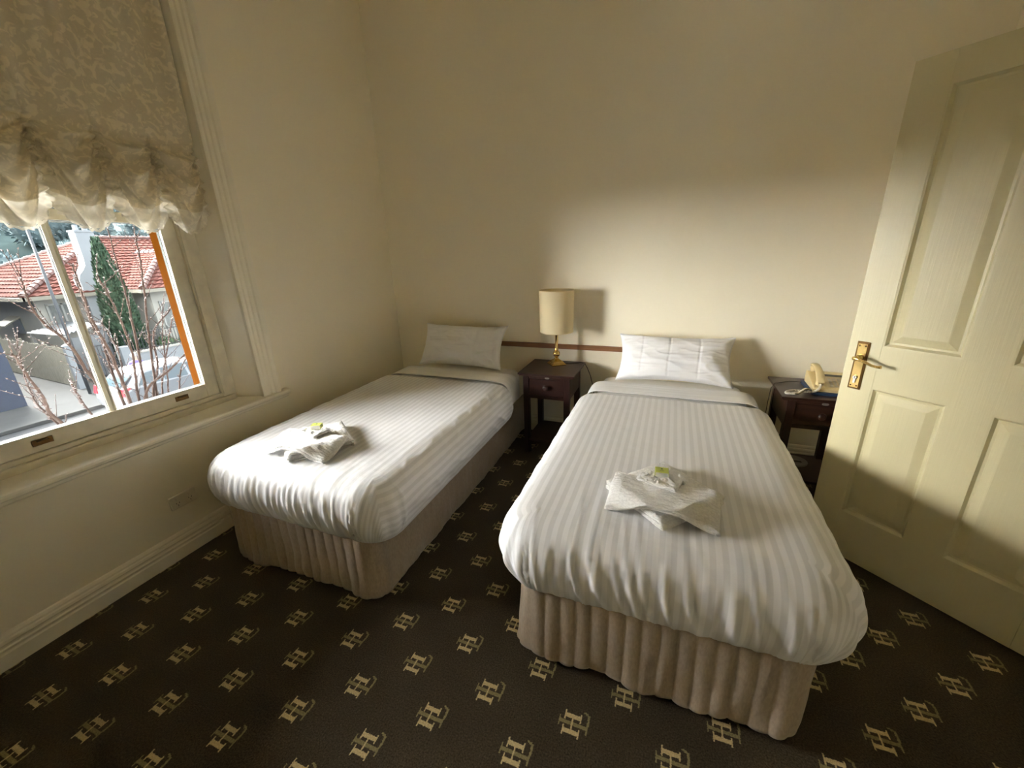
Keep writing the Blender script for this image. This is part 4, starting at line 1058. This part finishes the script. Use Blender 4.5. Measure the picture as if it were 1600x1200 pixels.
# --- person behind the car
def person(loc, rz):
    t = thing('person', 'person in a purple jacket and grey cap behind the white car', 'person', loc, rz)
    J = {'pel': (0, 0, .92), 'chest': (0, .02, 1.22), 'sh': (0, .01, 1.40), 'neck': (0, .0, 1.48), 'head': (0, .02, 1.58), 'top': (0, .01, 1.70)}
    V = list(J.values()); Rr = [(.15, .12), (.16, .12), (.13, .09), (.055, .055), (.085, .095), (.06, .07)]; Eg = [(0, 1), (1, 2), (2, 3), (3, 4), (4, 5)]
    for s in (-1, 1):
        a = len(V); V += [(s * .17, .0, 1.38), (s * .24, .03, 1.12), (s * .20, .20, .98), (s * .18, .27, .96)]; Rr += [(.06, .06), (.048, .048), (.036, .036), (.035, .02)]; Eg += [(2, a), (a, a + 1), (a + 1, a + 2), (a + 2, a + 3)]
        b = len(V); V += [(s * .10, 0, .86), (s * .11, .02, .47), (s * .11, -.02, .08), (s * .12, .12, .04)]; Rr += [(.095, .095), (.06, .06), (.045, .045), (.045, .03)]; Eg += [(0, b), (b, b + 1), (b + 1, b + 2), (b + 2, b + 3)]
    me = bpy.data.meshes.new('body'); me.from_pydata(V, Eg, []); ob = bpy.data.objects.new('body', me); C.objects.link(ob)
    sk = ob.modifiers.new('skin', 'SKIN'); ob.modifiers.new('sub', 'SUBSURF').levels = 2
    for k, r in enumerate(Rr): me.skin_vertices[0].data[k].radius = r
    me.skin_vertices[0].data[0].use_root = True
    dg = bpy.context.evaluated_depsgraph_get(); m2 = bpy.data.meshes.new_from_object(ob.evaluated_get(dg))
    for mm in (M['purple'], M['skin'], M['denim']): m2.materials.append(mm)
    for p in m2.polygons:
        p.use_smooth = True; c = p.center
        p.material_index = 1 if (c.z > 1.46 or (c.y > .215 and c.z > .9)) else (2 if c.z < .90 else 0)
    bpy.data.objects.remove(ob); bd_ = bpy.data.objects.new('body', m2); C.objects.link(bd_); bd_.parent = t
    cap = MB(); cap.lathe([(.100, 1.60), (.102, 1.64), (.09, 1.70), (.06, 1.735), (.01, 1.745)], 16, (0, .012, 0)); cap.build('cap', M['grey_cap'], t, smooth=True)
    nz_ = MB(); nz_.tube([(0, .105, 1.60), (0, .128, 1.575), (0, .108, 1.565)], [.008, .014, .008], 6); nz_.build('nose', M['skin'], t, smooth=True)
    for s in (-1, 1): MB().lathe([(.001, -.008), (.009, 0), (.001, .008)], 8, (s * .035, .108, 1.605)).build('eye', M['dark'], t)
person((-15.75, 5.22, G + .0), -1.9)

# --- cypress, garden shrubs, trees on the hill
def tufts(m, pts, size, rnd, flat=False):
    for p, d in pts:
        d = Vector(d).normalized(); a = d.cross(Vector((rnd.uniform(-1, 1), rnd.uniform(-1, 1), rnd.uniform(-1, 1)))).normalized(); s = size * rnd.uniform(.6, 1.3)
        n0 = len(m.v); p = Vector(p)
        m.v += [tuple(p - a * s * .5), tuple(p + a * s * .5), tuple(p + d * s * 1.6 + d.cross(a) * s * .2), tuple(p + d * s * .5 + d.cross(a) * s * .45)]
        m.face(n0, n0 + 1, n0 + 2); m.face(n0, n0 + 3, n0 + 1); m.face(n0 + 1, n0 + 3, n0 + 2)
cy_ = thing('cypress', 'tall narrow dark green cypress in the garden across the street', 'tree', (-21.8, 8.03, G + .03))
MB().tube([(0, 0, 0), (0, 0, 2), (0, 0, 5.5)], [.10, .07, .02], 8).build('trunk', M['bark'], cy_)
m_ = MB(); rnd = random.Random(3); rings = []
for k in range(40):
    t = k / 39; z = .3 + 5.6 * t; r = .56 * (math.sin(math.pi * min(1, (1 - t) * 1.15 + .02) * .5) ** .8) * (.85 + .15 * sst(0, .15, t)) + .02
    rings.append([(r * (1 + .16 * fbm(math.cos(a) * 2 + 3, z * 2.2, math.sin(a) * 2)) * math.cos(a), r * (1 + .16 * fbm(math.cos(a) * 2 + 3, z * 2.2, math.sin(a) * 2)) * math.sin(a), z) for a in [2 * math.pi * j / 36 for j in range(36)]])
m_.loops(rings)
pts = []
for _ in range(2600):
    k = rnd.randrange(39); j = rnd.randrange(36); p = rings[k][j]; pts.append((p, (p[0] * .7, p[1] * .7, .55)))
tufts(m_, pts, .13, rnd); m_.build('foliage', M['cypress'], cy_, recalc=False)

def bush(name, label, cat, loc, r, h, mt, seed, grp, n=900, trunk=.0, ts=.16):
    rnd = random.Random(seed); t = thing(name, label, cat, loc, 0, grp); m = MB()
    cl = [(Vector((rnd.uniform(-.45, .45) * r, rnd.uniform(-.45, .45) * r, trunk + h * rnd.uniform(.3, .75))), r * rnd.uniform(.4, .62)) for _ in range(7)]
    pts = []
    for c, q in cl:
        nu, nv_ = 12, 8; rr2 = []
        for a in range(nv_ + 1):
            th = math.pi * a / nv_
            rr2.append([(c.x + q * .92 * max(.03, math.sin(th)) * math.cos(2 * math.pi * b / nu), c.y + q * .92 * max(.03, math.sin(th)) * math.sin(2 * math.pi * b / nu), c.z + q * .85 * math.cos(th) * h / r * .75) for b in range(nu)])
        m.loops(rr2)
        for _ in range(n // 7):
            d = Vector((rnd.gauss(0, 1), rnd.gauss(0, 1), rnd.gauss(0, 1))).normalized(); pts.append((c + Vector((d.x * q, d.y * q, d.z * q * h / r * .7)) * .93, d + Vector((0, 0, .3))))
    tufts(m, pts, ts * r, rnd); m.build('foliage', mt, t, recalc=False)
    MB().tube([(0, 0, 0), (.02 * r, .01 * r, trunk + h * .5)], [max(.03, .05 * r), .025 * r], 7).build('trunk', M['bark'], t)
    return t
for k, (x, y, r, h) in enumerate([(-21.5, 9.35, .5, 1.1), (-21.4, 10.5, .55, 1.0), (-21.5, 11.6, .5, 1.2), (-21.7, 12.9, .6, 1.0)]):
    bush('garden_shrub', ['low dark shrub nearest the cypress behind the railing', 'low shrub second from the cypress behind the railing', 'low shrub third from the cypress behind the railing', 'low shrub farthest from the cypress behind the railing'][k], 'shrub', (x, y, G + .03), r, h, M['shrubleaf'], 20 + k, 'shrubs behind the railing', 420)
rnd = random.Random(12)
hl = MB(); hl.grid(40, 24, lambda u, v: (-44 - 60 * v, -20 + 110 * u, G - .3 + 26 * sst(0, 1, v) ** 1.0 * (.8 + .25 * fbm(u * 5, v * 3)) + .6 * fbm(u * 14, v * 9)))
struct(hl.build('ground_hillside', M['hill'], smooth=True), 'scrubby hillside rising behind the tiled roof')
k = 0
for row, (X, n) in enumerate(((-42, 5), (-54, 6), (-68, 7))):
    for i in range(n):
        d_ = 2.34 - X; ys = .22 + .50 * (i + .5 + rnd.uniform(-.3, .3)) / n
        y = -3.08 + d_ * ys; v = (-X - 44) / 60
        zg = G + .03 if v < 0 else G - .3 + 26 * sst(0, 1, v) * .8
        bush('hill_tree', 'grey-green tree in the bushland on the hill behind the tiled roof', 'tree', (X + rnd.uniform(-2, 2), y, zg - .2), rnd.uniform(2.4, 3.3) * (1 if row else .8), rnd.uniform(4.5, 6) * (1 if row else .85), M['gum'] if rnd.random() < .5 else M['gum2'], 40 + k, 'trees on the hill', 1500, trunk=.6, ts=.10); k += 1

# --- bare budding shrub just outside the window
STEMS = [[(-2.5, -0.863, 0.225), (-2.575, -0.77, 0.749), (-2.65, -0.69, 1.218), (-2.725, -0.644, 1.498), (-2.8, -0.587, 1.872)], [(-2.8, -0.628, 0.21), (-2.725, -0.587, 0.724), (-2.65, -0.55, 1.139), (-2.575, -0.529, 1.49), (-2.5, -0.539, 1.783)], [(-2.4, -1.052, 0.303), (-2.275, -1.118, 0.744), (-2.15, -1.212, 1.031), (-2.025, -1.266, 1.316), (-1.9, -1.314, 1.51)], [(-2.3, -1.257, 0.426), (-2.22, -1.339, 0.672), (-2.14, -1.411, 0.912), (-2.06, -1.533, 1.107), (-1.98, -1.586, 1.257), (-1.9, -1.61, 1.437)], [(-2.7, -0.977, 0.291), (-2.833, -0.911, 0.788), (-2.967, -0.888, 0.949), (-3.1, -0.827, 1.414)], [(-2.6, -0.619, 0.202), (-2.75, -0.452, 0.693), (-2.9, -0.298, 0.989)], [(-2.45, -0.903, 0.244), (-2.35, -0.669, 0.472), (-2.25, -0.521, 0.642), (-2.15, -0.515, 0.779)], [(-2.75, -0.682, 0.185), (-2.875, -0.511, 0.413), (-3.0, -0.388, 0.764), (-3.125, -0.114, 0.958), (-3.25, 0.09, 1.105)], [(-2.3, -1.588, 0.297), (-2.133, -1.667, 0.548), (-1.967, -1.76, 0.826), (-1.8, -1.824, 0.946)], [(-2.6, -1.523, 0.252), (-2.85, -1.5, 0.516), (-3.1, -1.373, 0.876)], [(-2.55, -0.907, 0.236), (-2.35, -0.935, 0.694), (-2.15, -1.034, 1.148), (-1.95, -1.17, 1.423)], [(-2.9, -0.361, 0.112), (-2.8, -0.329, 0.367), (-2.7, -0.262, 0.507)], [(-2.4, -1.347, 0.266), (-2.35, -1.397, 0.469), (-2.3, -1.427, 0.579)], [(-2.65, -0.651, 0.207), (-2.5, -0.588, 0.599), (-2.35, -0.509, 0.988)], [(-2.5, -1.014, 0.323), (-2.8, -0.83, 0.641), (-3.1, -0.756, 0.965)]]
sb = thing('budding_tree', 'bare leafless street tree with budding twigs just outside the window', 'tree', (-2.6, -.95, G + .12))
SB = Vector((-2.6, -.95, G + .12)); rnd = random.Random(21)
tr = MB(); tr.tube([(0, 0, 0), (.02, .01, .9), (0, 0, 1.9), (.0, .0, 2.5)], [.075, .06, .055, .04], 10); tr.build('trunk', M['bark'], sb, smooth=True)
bud = MB()
def addbud(p, d, s):
    d = Vector(d).normalized(); a = d.cross(Vector((.3, .5, .8))).normalized(); b = d.cross(a); n0 = len(bud.v); p = Vector(p)
    bud.v += [tuple(p + a * s * .4), tuple(p + b * s * .4), tuple(p - a * s * .4), tuple(p - b * s * .4), tuple(p + d * s * 1.3)]
    for q in range(4): bud.face(n0 + q, n0 + (q + 1) % 4, n0 + 4)
for si, S in enumerate(STEMS):
    P = [Vector((0, 0, 2.4 - .05 * (si % 4)))] + [Vector(p) - SB for p in S]
    mid = P[0].lerp(P[1], .5) + Vector((rnd.uniform(-.05, .05), 0, -.10)); P.insert(1, mid)
    path = []; N_ = 40
    for k in range(N_ + 1):
        q = cr3(P, (len(P) - 1) * k / N_); path.append(q + Vector((rnd.uniform(-1, 1), rnd.uniform(-1, 1), 0)) * .004)
    r0 = .0165 if len(S) > 3 else .011
    m_ = MB(); m_.tube(path, [r0 * (1 - .80 * k / N_) + .0015 for k in range(N_ + 1)], 6)
    for k in range(12, N_ + 1):
        d0 = (path[min(k + 1, N_)] - path[k - 1]).normalized()
        for _ in range(4):
            d = (d0 * .5 + Vector((rnd.gauss(0, 1), rnd.gauss(0, 1), rnd.gauss(0, .6)))).normalized(); L_ = rnd.uniform(.012, .035)
            if rnd.random() < .55: addbud(path[k] + d * L_ * .3, d, L_ * .6)
        if rnd.random() < .42:
            d = (d0 + Vector((rnd.gauss(0, .35), rnd.gauss(0, .55), rnd.gauss(.1, .3)))).normalized(); L_ = rnd.uniform(.06, .26)
            tw_ = [path[k], path[k] + d * L_ * .5 + Vector((0, 0, .008)), path[k] + d * L_ + Vector((0, 0, .03))]; m_.tube(tw_, [.0032, .0024, .0014], 5)
            for q in range(5): addbud(tw_[0].lerp(tw_[2], .2 + .2 * q), d + Vector((rnd.gauss(0, .6), rnd.gauss(0, .6), .2)), .014)
    m_.build('stem', M['bark'], sb, smooth=True)
bo_ = bud.build('buds', M['bud'], sb, recalc=False); bo_['kind'] = 'stuff'
